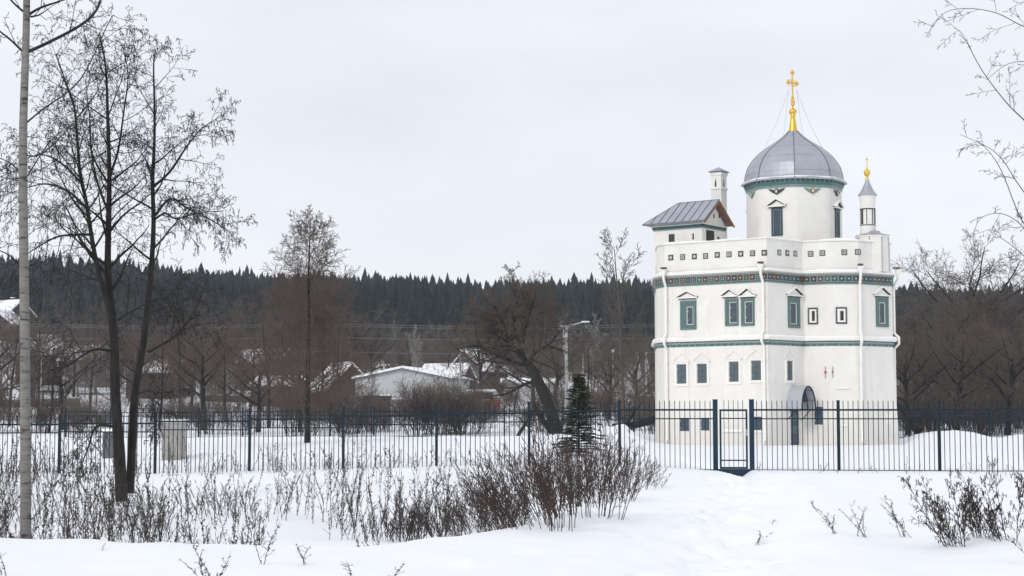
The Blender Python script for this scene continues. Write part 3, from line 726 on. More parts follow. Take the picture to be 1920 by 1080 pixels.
per = offs(RP, 0.145); tot = sum((per[(i + 1) % len(per)] - per[i]).length for i in range(len(per))); acc = 0; k = 0
for i in range(len(per)):
    a, b = per[i], per[(i + 1) % len(per)]; L_ = (b - a).length; dr = (b - a).normalized() if L_ > 1e-6 else Vector((1, 0))
    while k * tot / n < acc + L_:
        q = a + dr * (k * tot / n - acc); mm = 'dteal' if k % 2 else 'teal2'
        m.box((q.x, q.y, zt - .10), (0.085, 0.06, 0.12), mm, (dr.x, dr.y, 0)); k += 1
    acc += L_
m.build('drum_frieze', drum)
prof = [(96, 347.5), (95, 346), (89, 339), (88.3, 333), (87, 326), (83.5, 315), (77, 304), (69, 294), (60, 285.5), (50, 278), (40, 271.5), (30, 265), (22, 259), (15, 253), (10, 247.5), (8, 246)]
dome = empty('dome', (0, 0, 0)); dome.parent = chapel
m = MB(); V = []
SUBF = 5
for r, y in prof:
    b = oct_at(r * KD * 1.035)
    for i in range(8):
        for j in range(SUBF):
            t = j / SUBF; p = b[i] * (1 - t) + b[(i + 1) % 8] * t; dl = (p - DC); kk = 1 + 0.045 * math.sin(math.pi * t) # slightly bulged panels
            V.append((DC.x + dl.x * kk, DC.y + dl.y * kk, dz(y)))
nn_ = 8 * SUBF
m.add(V, [(i * nn_ + k, i * nn_ + (k + 1) % nn_, (i + 1) * nn_ + (k + 1) % nn_, (i + 1) * nn_ + k) for i in range(len(prof) - 1) for k in range(nn_)] + [tuple(range(nn_))[::-1]], 'zinc')
dsh = m.build('dome_shell', dome)
m = MB()
for i in range(8):
    m.tube([(oct_at(r * KD * 1.037)[i].x, oct_at(r * KD * 1.037)[i].y, dz(y)) for r, y in prof[1:]], 0.03, 'zincdark', 4)
m.build('rib', dsh)
m = MB()
for y_i in (3.4, 6.3, 8.7):      # faint sheet joints
    i0 = int(y_i); t = y_i - i0; r = prof[i0][0] * (1 - t) + prof[i0 + 1][0] * t; y = prof[i0][1] * (1 - t) + prof[i0 + 1][1] * t
    pts = []
    b = oct_at(r * KD * 1.035)
    for i in range(8):
        for j in range(SUBF):
            tt = j / SUBF; p = b[i] * (1 - tt) + b[(i + 1) % 8] * tt; dl = p - DC; kk = 1 + 0.045 * math.sin(math.pi * tt); pts.append((DC.x + dl.x * kk, DC.y + dl.y * kk, dz(y)))
    m.tube(pts + [pts[0]], 0.008, 'zincdark', 4, cap=False)
m.build('sheet_joint', dsh)
m = MB(); c = (DC.x, DC.y)
m.lathe(c, [(r * KD, dz(y)) for r, y in ((9.2, 247.5), (8.4, 245), (6.5, 235), (5, 225), (4, 219), (4.6, 217.5), (5.2, 216.5), (3.4, 215.5), (6.6, 212.5), (7.6, 209.5), (6.6, 206.5), (3.4, 204.2), (1.8, 203), (1.3, 202))], 'gold', 20)
m.build('finial', dome, smooth=True)
def cross(mb, cx, cy, zb, zt, arm, zarm, th, dirv, balls):
    d3 = Vector((dirv.x, dirv.y, 0))
    mb.bar((cx, cy, zb), (cx, cy, zt), th, 'gold', 6)
    c = Vector((cx, cy, zarm)); mb.bar(c - d3 * arm, c + d3 * arm, th, 'gold', 6)
    def ball(p, r): mb.lathe((p[0], p[1]), [(r * math.sin(a), p[2] - r * math.cos(a)) for a in [0.15 + i * 0.568 for i in range(6)]], 'gold', 8)
    if balls:
        for s in (-1, 1):
            e = c + d3 * (arm * s); ball(e, th * 2.1)
            for q in (-1, 1): ball(e - d3 * (s * th * 2.4) + Vector((0, 0, q * th * 2.6)), th * 1.3)
        ball((cx, cy, zt), th * 2.1)
        for s in (-1, 1):
            e = Vector((cx, cy, zt)) + d3 * (s * th * 2.4) - Vector((0, 0, th * 2.2)); ball(e, th * 1.3)
        for s in (-1, 1):    # rays and lower crescent-like scrolls
            for q in (-1, 1): mb.bar(c, c + d3 * (s * arm * .45) + Vector((0, 0, q * arm * .5)), th * .45, 'gold', 4)
            z1 = zb + (zarm - zb) * .42
            mb.tube([(cx, cy, zb + .1), (cx + d3.x * s * arm * .35, cy + d3.y * s * arm * .35, zb + (z1 - zb) * .5), (cx + d3.x * s * arm * .28, cy + d3.y * s * arm * .28, z1), (cx, cy, z1 + .12)], th * .7, 'gold', 5)
        lo = Vector((cx, cy, zb + (zarm - zb) * .28)); mb.bar(lo - d3 * arm * .35 + Vector((0, 0, .05)), lo + d3 * arm * .35 - Vector((0, 0, .05)), th * .8, 'gold', 5)
m = MB(); cdir = adir(90 - 38)
cross(m, DC.x, DC.y, dz(204), dz(134), 0.46, dz(155.5), 0.05, Vector((math.cos(R(38)), math.sin(R(38)))), True)
m.build('cross', dome)
m = MB()
for (ax, ay) in ((1434, 275), (1543, 279), (1513, 300), (1463, 300)):
    pa = Vector((DC.x + (-.25 if ax < 1489 else .25), DC.y, dz(168)))
    sidey = DC.y - (0.2 if ay < 290 else 1.6)
    pb = P(ax, ay, sidey); pts = [pa * (1 - t) + pb * t - Vector((0, 0, .25 * math.sin(math.pi * t))) for t in [i / 8 for i in range(9)]]
    m.tube(pts, 0.010, 'metal', 4)
m.build('guy_chain', dome)

# drum windows
for deg in (-31, 59, 149, -121):
    n2 = adir(deg); d2 = Vector((-n2.y, n2.x)); ap = RA * 1.03 * math.cos(R(22.5))
    a = DC + n2 * ap - d2 * 1.1; f = Face(a, a + d2 * 2.2)
    w_ = empty('drum_window', (0, 0, 0)); w_.parent = chapel
    z1 = dz(399); hw = .36
    m = MB(); ring(m, f, 1.1 - hw, dz(450), 1.1 + hw, z1, .09, -.05, .07, 'dteal'); ring(m, f, 1.1 - hw + .09, dz(450), 1.1 + hw - .09, z1 - .09, .05, -.05, .04, 'teal2'); m.build('tile_frame', w_)
    m = MB(); fbox(m, f, 1.1 - hw + .14, dz(450), 1.1 + hw - .14, z1 - .14, -.05, 0.015, 'slate'); m.build('shutter', w_)
    m = MB(); pediment(m, f, 1.1, z1 + .12, .60, .42, .26, 'trim', 'tdark'); m.build('hood', w_)
# winged heads under the frieze
for deg, mm in ((-76, 'teal2'), (-31, 'tdark'), (14, 'teal2'), (59, 'tbrown'), (104, 'teal2'), (149, 'tdark')):
    n2 = adir(deg); d2 = Vector((-n2.y, n2.x)); ap = RA * 1.03 * math.cos(R(22.5)); a = DC + n2 * ap - d2 * 1.1; f = Face(a, a + d2 * 2.2)
    m = MB(); z1 = dz(363)
    for s in (-1, 1):
        pts = [f.pt(1.1 + s * .10, z1 - .34, .05), f.pt(1.1 + s * .30, z1 - .24, .05), f.pt(1.1 + s * .46, z1 - .12, .05), f.pt(1.1 + s * .56, z1 - .02, .05), f.pt(1.1 + s * .34, z1 - .04, .05), f.pt(1.1 + s * .10, z1 - .12, .05)]
        m.prism(pts if s > 0 else pts[::-1], .045, mm)
    pts = [f.pt(1.1 + math.cos(t) * .15, z1 - .17 + math.sin(t) * (.21 if math.sin(t) < 0 else .16), .09) for t in [2 * math.pi * k / 14 for k in range(14)]]
    m.prism(pts, .085, 'ochre' if deg == 14 else mm)
    pts = [f.pt(1.1 + math.cos(t) * .065, z1 - .18 + math.sin(t) * .11, .11) for t in [2 * math.pi * k / 12 for k in range(12)]]
    m.prism(pts, .018, 'pale')
    m.build('winged_head_relief', drum)

# --- small bell turret on the right
TC = Vector((P(1627, 400, 103.3).x, 103.3)); KT = 103.3 / FPX
def tz(py): return P(1627, py, 103.3).z
bt = empty('corner_turret', (0, 0, 0)); bt.parent = chapel
pc_ = Vector((P(1636, 470, 103.2).x, 103.2)); o8 = octp(pc_, 0.98, 8, R(22.5))
m = MB(); loft(m, [(0, 10.4), (0, tz(447)), (0.04, tz(446)), (0.06, tz(443))], 'plaster_up', o8); 
for p in o8:
    m.bar((p.x, p.y, 10.45), (p.x, p.y, tz(447)), 0.035, 'metal')
m.build('pedestal', bt)
m = MB(); loft(m, [(0.05, tz(443.5)), (0.08, tz(442.5)), (-.25, tz(440)), (-.45, tz(437)), (-.5, tz(434))], 'zinc', o8, mats=['zincdark', 'zinc', 'zinc', 'zinc']); m.build('skirt_roof', bt)
m = MB(); c = (TC.x, TC.y)
m.lathe(c, [(r * KT, tz(y)) for r, y in ((14.5, 445), (14.5, 424), (13.3, 423), (13.3, 393), (14.5, 391.5), (14.5, 389), (13.5, 388), (14.5, 380), (15.5, 373), (16, 366))], 'plaster_up', 24); m.build('turret_wall', bt)
m = MB(); m.lathe(c, [(r * KT, tz(y)) for r, y in ((15.5, 367.5), (18.2, 367), (17.6, 365.5), (12, 358), (8, 350), (5, 343), (3.6, 337.5))], 'zinc', 20)
m.build('cone_roof', bt)
m = MB()
for y in (392.5, 423): m.lathe(c, [(13.4 * KT, tz(y + 1)), (14.8 * KT, tz(y + .8)), (14.8 * KT, tz(y - .8)), (13.4 * KT, tz(y - 1))], 'tdark', 24)
m.build('turret_band', bt)
for deg in (-62, -20, 28, 62, 110, 160, 200, 250):
    n2 = adir(deg); d2 = Vector((-n2.y, n2.x)); m = MB(); q = TC + n2 * (13.4 * KT)
    if deg in (-62, 62, -20, 28, 110, 160, 200, 250):
        wd = .16 if abs(deg) == 62 else .035
        m.box((q.x, q.y, (tz(394) + tz(421)) / 2), (wd, .06, tz(394) - tz(421)), 'tdark', (d2.x, d2.y, 0))
    m.build('turret_opening', bt)
m = MB(); m.lathe(c, [(r * KT, tz(y)) for r, y in ((3.7, 338), (2.8, 334), (2.2, 331.5), (5.2, 328), (6.2, 324), (5.2, 320), (2.2, 317.5), (1, 315.5))], 'gold', 16)
cross(m, TC.x, TC.y, tz(317), tz(294), .16, tz(299.5), .022, Vector((math.cos(R(38)), math.sin(R(38)))), False); m.build('gold_finial', bt, smooth=False)

# ------------------------------------------------------------------ fences
def bar_panel(mb, a, b, z0a, z0b, ztop, zrail, zr2, pitch=0.152, r=0.0105, m='fence', bottom=True, zbot=None):
    L_ = (b - a).length; n = max(2, round(L_ / pitch)); dr = (b - a).normalized()
    for k in range(1, n):
        p = a + (b - a) * (k / n); mb.box((p.x, p.y, (zbot + ztop) / 2), (2 * r, 2 * r, ztop - zbot), m, (dr.x, dr.y, 0))
    mid = (a + b) / 2
    mb.box((mid.x, mid.y, zrail), (L_, .055, .055), m, (dr.x, dr.y, 0)); mb.box((mid.x, mid.y, zr2), (L_, .035, .035), m, (dr.x, dr.y, 0))
    if bottom: mb.box((mid.x, mid.y, zbot + .02), (L_, .05, .05), m, (dr.x, dr.y, 0))
posts_px = [-240, -62, 115, 294, 470, 645, 819, 992, 1161, 1340]
rail_py = [797, 796, 794, 790, 786, 780, 775, 771, 768.5]
def fpt(px):
    k = (px - 960) / FPX; y = 54.0
    for _ in range(20): y = float(fence_y(k * y))
    return Vector((k * y, y))
def mk_fence(name, label, posts, rails, group):
    f = empty(name, (fpt(posts[0]).x, fpt(posts[0]).y, 0), 0, label, 'fence', group)
    pts = [fpt(p) for p in posts]
    for i, p in enumerate(pts):
        rp = rails[min(i, len(rails) - 1)]; zr = P(posts[i], rp, p.y).z
        if posts[i] in (1340, 1408): continue
        m = MB(); g = hz(p.x, p.y); m.box((p.x, p.y, (g - .4 + zr + .27) / 2), (.085, .085, zr + .27 - g + .4), 'fence'); m.box((p.x, p.y, zr + .28), (.1, .1, .02), 'fence'); m.build('post', f)
    for i in range(len(pts) - 1):
        a, b = pts[i], pts[i + 1]; zr = P((posts[i] + posts[i + 1]) / 2, rails[i], (a.y + b.y) / 2).z
        m = MB(); bar_panel(m, a, b, 0, 0, zr + .28, zr, zr - .27, zbot=zr - 1.86); m.build('bar_panel', f)
    return f
mk_fence('metal_fence', 'dark blue-green metal bar fence running left of the gate through the snow', posts_px, rail_py, None)
mk_fence('metal_fence', 'dark blue-green metal bar fence right of the gate in front of the white chapel', [1408, 1570, 1758, 1945, 2135], [768.5, 768.5, 768.5, 768.5], None)
g0, g1 = fpt(1340), fpt(1408); gdir = (g1 - g0).normalized()
gate = empty('fence_gate', (g0.x, g0.y, -.2), 0, 'navy metal gate between two thick square posts with its foot sunk in the snow', 'gate')
ztp = P(1340, 750, g0.y).z
for p in (g0, g1):
    m = MB(); m.box((p.x, p.y, (ztp - .5) / 2), (.15, .15, ztp + .5), 'gate', (gdir.x, gdir.y, 0)); m.box((p.x, p.y, ztp + .01), (.165, .165, .02), 'gate', (gdir.x, gdir.y, 0)); m.build('gate_post', gate)
m = MB(); GA = Face(g0, g1); zr = P(1374, 768.5, g0.y).z; zbm = P(1374, 879, g0.y).z; L_ = (g1 - g0).length
ga0, ga1 = .125, L_ - .125
ring(m, GA, ga0, zbm, ga1, zr + .02, .06, -.03, .03, 'gate')
fbox(m, GA, ga0 + .06, zr - .28, ga1 - .06, zr - .245, -.015, .015, 'gate'); fbox(m, GA, ga0 + .06, P(1374, 863, g0.y).z - .02, ga1 - .06, P(1374, 863, g0.y).z + .02, -.015, .015, 'gate')
m.build('gate_frame', gate)
m = MB()
for k in range(1, 6):
    u = ga0 + (ga1 - ga0) * k / 6; fbox(m, GA, u - .009, zbm + .06, u + .009, zr + .29, -.009, .009, 'gate')
m.build('gate_bars', gate)
m = MB(); fbox(m, GA, .076, zbm - .45, L_ - .076, zbm - .004, -.02, .02, 'gate'); m.build('kick_plate', gate)
m = MB(); fbox(m, GA, ga1 - .06, 1.0, ga1 + .0, 1.2, .031, .06, 'metal'); m.bar(GA.pt(ga1 - .05, 1.12, .05), GA.pt(ga1 - .05, 1.12, .1), .012, 'metal'); m.build('lock', gate)

# far fence
def far_fence(name, label, P0, P1, group=None, top=1.9, ground=None):
    a, b = Vector(P0), Vector(P1); L_ = (b - a).length; n = max(1, round(L_ / 3.0)); f = empty(name, (a.x, a.y, hz(a.x, a.y)), 0, label, 'fence', group)
    for i in range(n + 1):
        p = a + (b - a) * (i / n); g = hz(p.x, p.y); m = MB(); m.box((p.x, p.y, g + .85), (.11, .11, 2.5), 'fence'); m.build('post', f)
        if i < n:
            q = a + (b - a) * ((i + 1) / n); g2 = (g + hz(q.x, q.y)) / 2; m = MB(); bar_panel(m, p, q, 0, 0, g2 + 2.05, g2 + 1.78, g2 + 1.5, pitch=.16, r=.011, zbot=g2 + .02); m.build('bar_panel', f)
far_fence('boundary_fence', 'far dark bar fence crossing the field behind the larch and the leaning willow', (-31, 119), (8.6, 121))
far_fence('boundary_fence', 'far dark bar fence beyond the snow bank right of the white chapel', (25.5, 122), (42, 120))

# ------------------------------------------------------------------ trees
UP = Vector((0, 0, 1))
def rdir(r): 
    a = r.random() * 2 * math.pi; z = r.uniform(-1, 1); s = math.sqrt(1 - z * z); return Vector((s * math.cos(a), s * math.sin(a), z))
def perp(d, r):
    q = d.cross(rdir(r)); 
    return q.normalized() if q.length > 1e-4 else Vector((1, 0, 0))
def grow(T, p, d, L_, r, lv, S, rng):
    """S: dict of per-level lists; T: list [trunk tubes, crown tubes]"""
    n = S['n'][lv]; pts = [Vector(p)]; rad = [r]; dd = Vector(d)
    tip = S['tip'][lv] if 'tip' in S else 0.3
    for i in range(n):
        dd = (dd + rdir(rng) * S['wob'][lv] + UP * (S['trop'][lv] * (i + 1) / n)).normalized()
        pts.append(pts[-1] + dd * (L_ / n)); rad.append(max(S['rmin'], r * (1 - (1 - tip) * (i + 1) / n)))
    T[0 if lv < S['wood'] else 1].add(pts, rad)
    if lv + 1 < len(S['n']): kids(T, pts, rad, L_, lv, S, rng)
    elif S.get('bud') and rng.random() < S['pbud']:
        for q in range(S['bud']):
            k = rng.randrange(1, len(pts)); b = pts[k]; s_ = S['budsize']; e = b + Vector((rng.uniform(-.3, .3), rng.uniform(-.3, .3), -1)) * s_ * rng.uniform(.6, 1.6)
            T[1].add([b, (b + e) / 2, e], [s_ * .06, s_ * .15, s_ * .05])
def kids(T, pts, rad, L_, lv, S, rng, t0=None, k=None):
    k = k or S['k'][lv]; t0 = S['start'][lv] if t0 is None else t0; az = rng.random() * 6.28; n = len(pts) - 1
    for j in range(k):
        t = t0 + (1 - t0) * (j + rng.random()) / k; t = min(t, .999); i = int(t * n); f = t * n - i
        p = pts[i] * (1 - f) + pts[i + 1] * f; ax = (pts[i + 1] - pts[i]).normalized(); az += 2.4 + rng.uniform(-.5, .5)
        q = ax.orthogonal().normalized(); q = Matrix.Rotation(az, 3, ax) @ q
        an = R(S['ang'][lv]) * rng.uniform(.75, 1.25); dch = ax * math.cos(an) + q * math.sin(an)
        rr = (rad[i] * (1 - f) + rad[i + 1] * f) * S['rr'][lv]
        sh = S['shape'][lv] if 'shape' in S else .5
        ll = L_ * S['ratio'][lv] * (1 - sh * t) * rng.uniform(.7, 1.25)
        grow(T, p, dch, ll, max(rr, S['rmin']), lv + 1, S, rng)
def make_tree(name, S, h, r, seed, mt, mc, label='', cat='tree', group=None, loc=(0, 0, 0), lean=(0, 0), sides=5):
    rng = random.Random(seed); T = [Tubes(), Tubes()]
    grow(T, Vector((0, 0, -.3)), Vector((lean[0], lean[1], 1)).normalized(), h, r, 0, S, rng)
    root = empty(name, loc, 0, label, cat, group)
    T[0].build('trunk', mt, root, sides=sides); T[1].build('crown', mc, root, sides=3)
    return root

# species
S_FUZZ = dict(n=[8, 5, 4, 3, 2], wob=[.07, .16, .2, .22, .2], trop=[.03, .12, .08, .0, -.05], k=[11, 7, 7, 5], start=[.22, .2, .15, .1], ang=[48, 42, 40, 38],
              rr=[.5, .5, .45, .5], ratio=[.50, .50, .48, .5], rmin=.009, wood=2, shape=[.45, .4, .4, .4], tip=[.2, .25, .3, .4, .6])
S_WIL = dict(n=[5, 5, 4, 3, 2], wob=[.10, .18, .22, .24, .2], trop=[.0, .12, .06, -.02, -.1], k=[9, 8, 8, 6], start=[.42, .2, .12, .1], ang=[52, 45, 42, 40],
             rr=[.6, .5, .45, .5], ratio=[.72, .52, .48, .5], rmin=.009, wood=2, shape=[.2, .35, .4, .4], tip=[.4, .25, .3, .4, .6])
S_LARCH = dict(n=[12, 5, 3, 2], wob=[.03, .1, .16, .2], trop=[0, .10, .05, 0], k=[84, 13, 8], start=[.12, .12, .1], ang=[60, 50, 45],
               rr=[.28, .5, .6], ratio=[.40, .42, .45], rmin=.0075, wood=1, shape=[.78, .5, .4], tip=[.12, .3, .4, .6])
S_POP = dict(n=[10, 5, 4, 3], wob=[.04, .12, .18, .2], trop=[0, .22, .1, .05], k=[20, 8, 6], start=[.25, .2, .1], ang=[38, 38, 40],
             rr=[.35, .5, .6], ratio=[.30, .42, .45], rmin=.014, wood=2, shape=[.55, .4, .4], tip=[.15, .3, .4, .6])
S_SHR = dict(n=[4, 3, 2], wob=[.15, .22, .25], trop=[.08, .06, 0], k=[7, 5], start=[.25, .15], ang=[35, 38], rr=[.6, .6], ratio=[.5, .5], rmin=.009, wood=1, shape=[.3, .3], tip=[.4, .4, .6])

def shrub(name, n, h, sp, seed, m, S=S_SHR, label='', cat='shrub', group=None, loc=(0, 0, 0), lean=(0, 0), r0=.022):
    rng = random.Random(seed); T = [Tubes(), Tubes()]; root = empty(name, loc, 0, label, cat, group)
    for i in range(n):
        a = rng.random() * 6.28; q = sp * math.sqrt(rng.random()); p = Vector((q * math.cos(a), q * math.sin(a), -.1))
        d = Vector((p.x / sp * .45 + lean[0] + rng.uniform(-.1, .1), p.y / sp * .45 + lean[1], 1)).normalized()
        grow(T, p, d, h * rng.uniform(.6, 1.1), r0, 0, S, rng)
    T[0].build('stems', m, root, sides=3); T[1].build('twigs', m, root, sides=3); return root

def place(px, Y, py=None):
    x = (px - 960) / FPX * Y; return (x, Y, hz(x, Y) if py is None else P(px, py, Y).z)

# --- near pale aspen at the left edge
def path_px(lst, Y):
    return [P(a, b, Y + (c[0] if c else 0)) for a, b, *c in lst]
def trunk_tree(name, label, stems, extra, S, mt, mc, seed, cat='tree', sides=8, mb_=None):
    """stems: list of (points, r0, r1, nkids, t0, kid length)"""
    rng = random.Random(seed); T = [Tubes(), Tubes()]; base = stems[0][0][0]; nst = len(stems); TXL = []
    root = empty(name, base, 0, label, cat)
    def smooth(pts):
        o = []
        n = len(pts)
        for i in range(n - 1):
            p0 = pts[max(i - 1, 0)]; p1 = pts[i]; p2 = pts[i + 1]; p3 = pts[min(i + 2, n - 1)]
            for k in range(4):
                t = k / 4; o.append(.5 * ((2 * p1) + (p2 - p0) * t + (2 * p0 - 5 * p1 + 4 * p2 - p3) * t * t + (3 * p1 - p0 - 3 * p2 + p3) * t ** 3))
        return o + [pts[-1]]
    for si, (pts, r0, r1, nk, t0, kl) in enumerate(stems + extra):
        pts = smooth([p - base for p in pts]); n = len(pts); rad = [r0 + (r1 - r0) * i / (n - 1) for i in range(n)]
        TX = Tubes() if mb_ else T[0]
        if mb_ and si >= nst: TXL.append(TX)
        (T[0] if si < nst or not mb_ else TX).add(pts, rad)
        if nk: kids([TX if si >= nst else T[1], T[1]] if mb_ else T, pts, rad, kl, 0, S, rng, t0=t0, k=nk)
    T[0].build('trunk', mt, root, sides=sides); T[1].build('crown', mc, root, sides=3)
    for TX in TXL: TX.build('limb', mb_, root, sides=6)
    return root
S_ASP = dict(n=[6, 5, 4, 3], wob=[.1, .12, .18, .2], trop=[.1, .18, .08, .05], k=[9, 4, 3], start=[.2, .25, .2], ang=[62, 42, 42], rr=[.4, .5, .6], ratio=[.9, .38, .4], rmin=.0035, wood=2, shape=[.3, .4, .4], tip=[.2, .2, .4, .6])
YA = 24.0
bz = hz((48 - 960) / FPX * YA, YA)
asp = [([P(48, 1012, YA), P(48, 900, YA), P(47, 700, YA), P(45, 500, YA), P(43, 330, YA), P(44, 220, YA), P(48, 100, YA), P(50, 0, YA), P(50, -180, YA), P(54, -400, YA)], .078, .040, 7, .72, .8)]
aspx = [(path_px([(46, 100), (20, 75), (-5, 55), (-60, 10, .5)], YA), .02, .008, 4, .2, .7),
        (path_px([(50, 98), (90, 80), (150, 48), (180, 20), (190, -10), (200, -60)], YA), .026, .012, 6, .2, .7),
        (path_px([(50, 30), (75, 15), (110, 3), (150, -10, .4)], YA), .022, .008, 4, .2, .6),
        (path_px([(48, 25), (25, 5), (0, -25)], YA), .02, .01, 3, .2, .5),
        (path_px([(44, 235), (80, 205), (150, 150), (205, 40, -.5), (215, 30, -.5)], YA), .014, .004, 4, .35, .6),
        (path_px([(44, 290), (75, 290), (120, 250), (180, 175, .5)], YA), .013, .004, 4, .3, .6),
        (path_px([(42, 345), (90, 270, .5), (118, 245, .6)], YA), .010, .004, 3, .3, .4),
        (path_px([(44, 335), (25, 310), (8, 300), (-20, 290)], YA), .012, .005, 3, .3, .5),
        (path_px([(38, 500), (20, 480), (0, 470), (-30, 455)], YA), .013, .006, 3, .3, .5)]
trunk_tree('aspen_tree', 'slim pale-barked tree at the far left edge rising out of frame', asp, aspx, S_ASP, 'birch', 'barkd', 5, sides=12, mb_='bark')

# --- dark alder with several stems
S_ALD = dict(n=[6, 7, 5, 4, 3], wob=[.1, .16, .24, .28, .25], trop=[.1, .05, -.10, -.28, -.25], k=[9, 7, 4, 2], start=[.1, .22, .12, .1], ang=[52, 50, 46, 42],
             rr=[.5, .42, .5, .6], ratio=[1, .50, .50, .5], rmin=.0042, wood=2, shape=[.5, .45, .4, .3], tip=[.3, .18, .3, .4, .6], bud=1, budsize=.05, pbud=.4)
YT = 36.0
ald = [(path_px([(228, 945), (224, 850), (216, 740), (214, 640), (206, 560), (202, 500), (204, 400), (205, 320), (202, 220), (198, 125), (186, 60)], YT), .13, .010, 24, .40, 2.0),
       (path_px([(243, 925, .3), (248, 830, .3), (252, 745, .3), (268, 650, .3), (278, 560, .3), (284, 500, .3), (288, 415, .3), (286, 345, .3), (289, 275, .3), (290, 210, .3), (288, 125, .3), (292, 92, .3)], YT), .095, .009, 18, .42, 1.7)]
aldx = [(path_px([(210, 600), (190, 530), (180, 490), (168, 420), (162, 380), (150, 320), (144, 250), (138, 195), (120, 145), (105, 100)], YT - .3), .06, .009, 26, .2, 2.0),
        (path_px([(278, 660, .2), (330, 630, 0), (350, 605, -.3), (372, 590, -.6)], YT), .035, .010, 8, .2, 1.6),
        (path_px([(214, 660), (180, 655, -.5), (150, 670, -1), (120, 690, -1.2)], YT), .035, .010, 8, .2, 1.6),
        (path_px([(288, 350, .3), (320, 320, .1), (350, 275, -.2), (380, 240, -.4), (425, 212, -.6)], YT), .032, .006, 12, .12, 1.15),
        (path_px([(290, 405, .3), (320, 372, .5), (350, 390, .6), (400, 415, .7), (435, 440, .8)], YT), .03, .006, 11, .12, 1.15),
        (path_px([(292, 410, .3), (310, 400, -.2), (330, 410, -.4), (370, 400, -.6), (420, 395, -.8)], YT), .026, .006, 10, .12, 1.1),
        (path_px([(172, 440, -.3), (140, 440, -.6), (105, 445, -.9), (60, 470, -1.2), (20, 500, -1.5)], YT), .03, .006, 12, .15, 1.7),
        (path_px([(162, 390, -.3), (130, 360, .3), (90, 345, .6), (50, 352, .9), (0, 370, 1)], YT), .03, .006, 12, .15, 1.7),
        (path_px([(158, 350, -.3), (120, 310, -.6), (80, 290, -.9), (40, 300, -1)], YT), .028, .006, 10, .15, 1.6),
        (path_px([(205, 400), (185, 350, -.4), (172, 290, -.6), (168, 220, -.8), (160, 150, -.8)], YT), .03, .006, 10, .15, 1.5),
        (path_px([(206, 330), (222, 280, .4), (232, 210, .5), (240, 140, .5), (228, 80, .5)], YT), .03, .006, 11, .15, 1.5),
        (path_px([(215, 800, 0), (180, 800, -.6), (165, 840, -.9), (150, 880, -1.1)], YT), .03, .008, 10, .2, 1.0),
        (path_px([(222, 600, 0), (245, 585, -.4), (300, 560, -.7), (340, 575, -.8)], YT), .028, .006, 9, .2, 1.5),
        (path_px([(255, 740, .3), (290, 735, 0), (305, 800, -.3)], YT), .02, .006, 8, .2, .9)]
trunk_tree('alder_tree', 'dark bare alder with twin trunks in front of the fence', ald, aldx, S_ALD, 'bark', 'barkd', 12, sides=8)

# --- birch out of frame at right, its thin branches reach in
S_BIR = dict(n=[6, 7, 5, 3], wob=[.1, .12, .16, .2], trop=[.1, -.06, -.10, -.06], k=[10, 5, 3], start=[.15, .2, .2], ang=[58, 42, 40], rr=[.5, .5, .6], ratio=[.9, .30, .45], rmin=.0019, wood=2, shape=[.45, .4, .3], tip=[.2, .25, .4, .6], bud=0)
YB = 18.0
bx = 1.0
btr = P(2080, 900, YB); btr = Vector((btr.x, btr.y, 0))
birr = [([btr - Vector((0, 0, .3)), btr + Vector((.02, 0, 1.5)), btr + Vector((-.04, 0, 3.2)), btr + Vector((.03, 0, 5)), btr + Vector((0, .1, 7.2))], .08, .03, 5, .7, .8)]
birx = [(path_px([(2080, 330, .0), (2000, 300, -.1), (1920, 225, -.2), (1885, 190, -.2), (1840, 130, -.2), (1805, 65, -.2), (1788, 52)], YB), .008, .0022, 9, .15, .62),
        (path_px([(2080, 150), (2000, 80, -.3), (1920, 50, -.4), (1870, 25, -.4), (1820, 16, -.4), (1775, 22, -.4), (1745, 50, -.4)], YB), .006, .0022, 9, .2, .50),
        (path_px([(2080, 520), (2000, 450, .3), (1920, 360, .4), (1880, 300, .4), (1850, 275, .4), (1800, 252, .4)], YB), .007, .0022, 9, .2, .50),
        (path_px([(2080, 560), (1980, 480, -.3), (1920, 420, -.4), (1880, 325, -.4), (1855, 285, -.4), (1830, 262, -.4)], YB), .007, .0022, 8, .2, .50),
        (path_px([(2080, 600), (1990, 520, .4), (1930, 440, .5), (1900, 410, .5), (1870, 400, .5), (1838, 410, .5), (1825, 440, .5)], YB), .006, .0022, 7, .2, .40),
        (path_px([(2080, 640), (1990, 560, -.5), (1930, 490, -.6), (1890, 455, -.6), (1852, 430, -.6)], YB), .006, .0022, 7, .2, .42),
        (path_px([(2080, 60), (1980, 20, .4), (1930, -5, .5), (1900, -60, .5)], YB), .006, .0022, 7, .2, .5),
        (path_px([(2080, 250), (1990, 170, .5), (1940, 120, .6), (1890, 120, .6), (1850, 150, .6)], YB), .006, .0022, 8, .2, .42)]
trunk_tree('birch_tree', 'bare birch whose fine dark twigs reach in at the top right corner', birr, birx, S_BIR, 'barkd', 'barkd', 21, sides=6)

# --- larch in the field
lx_, ly_, lz_ = place(577, 70)
lar = make_tree('larch_tree', S_LARCH, 9.6, .125, 31, 'bark', 'twigr', 'tall slender reddish larch standing alone in the snow behind the fence', loc=(lx_, ly_, lz_), lean=(-.01, 0), sides=8)
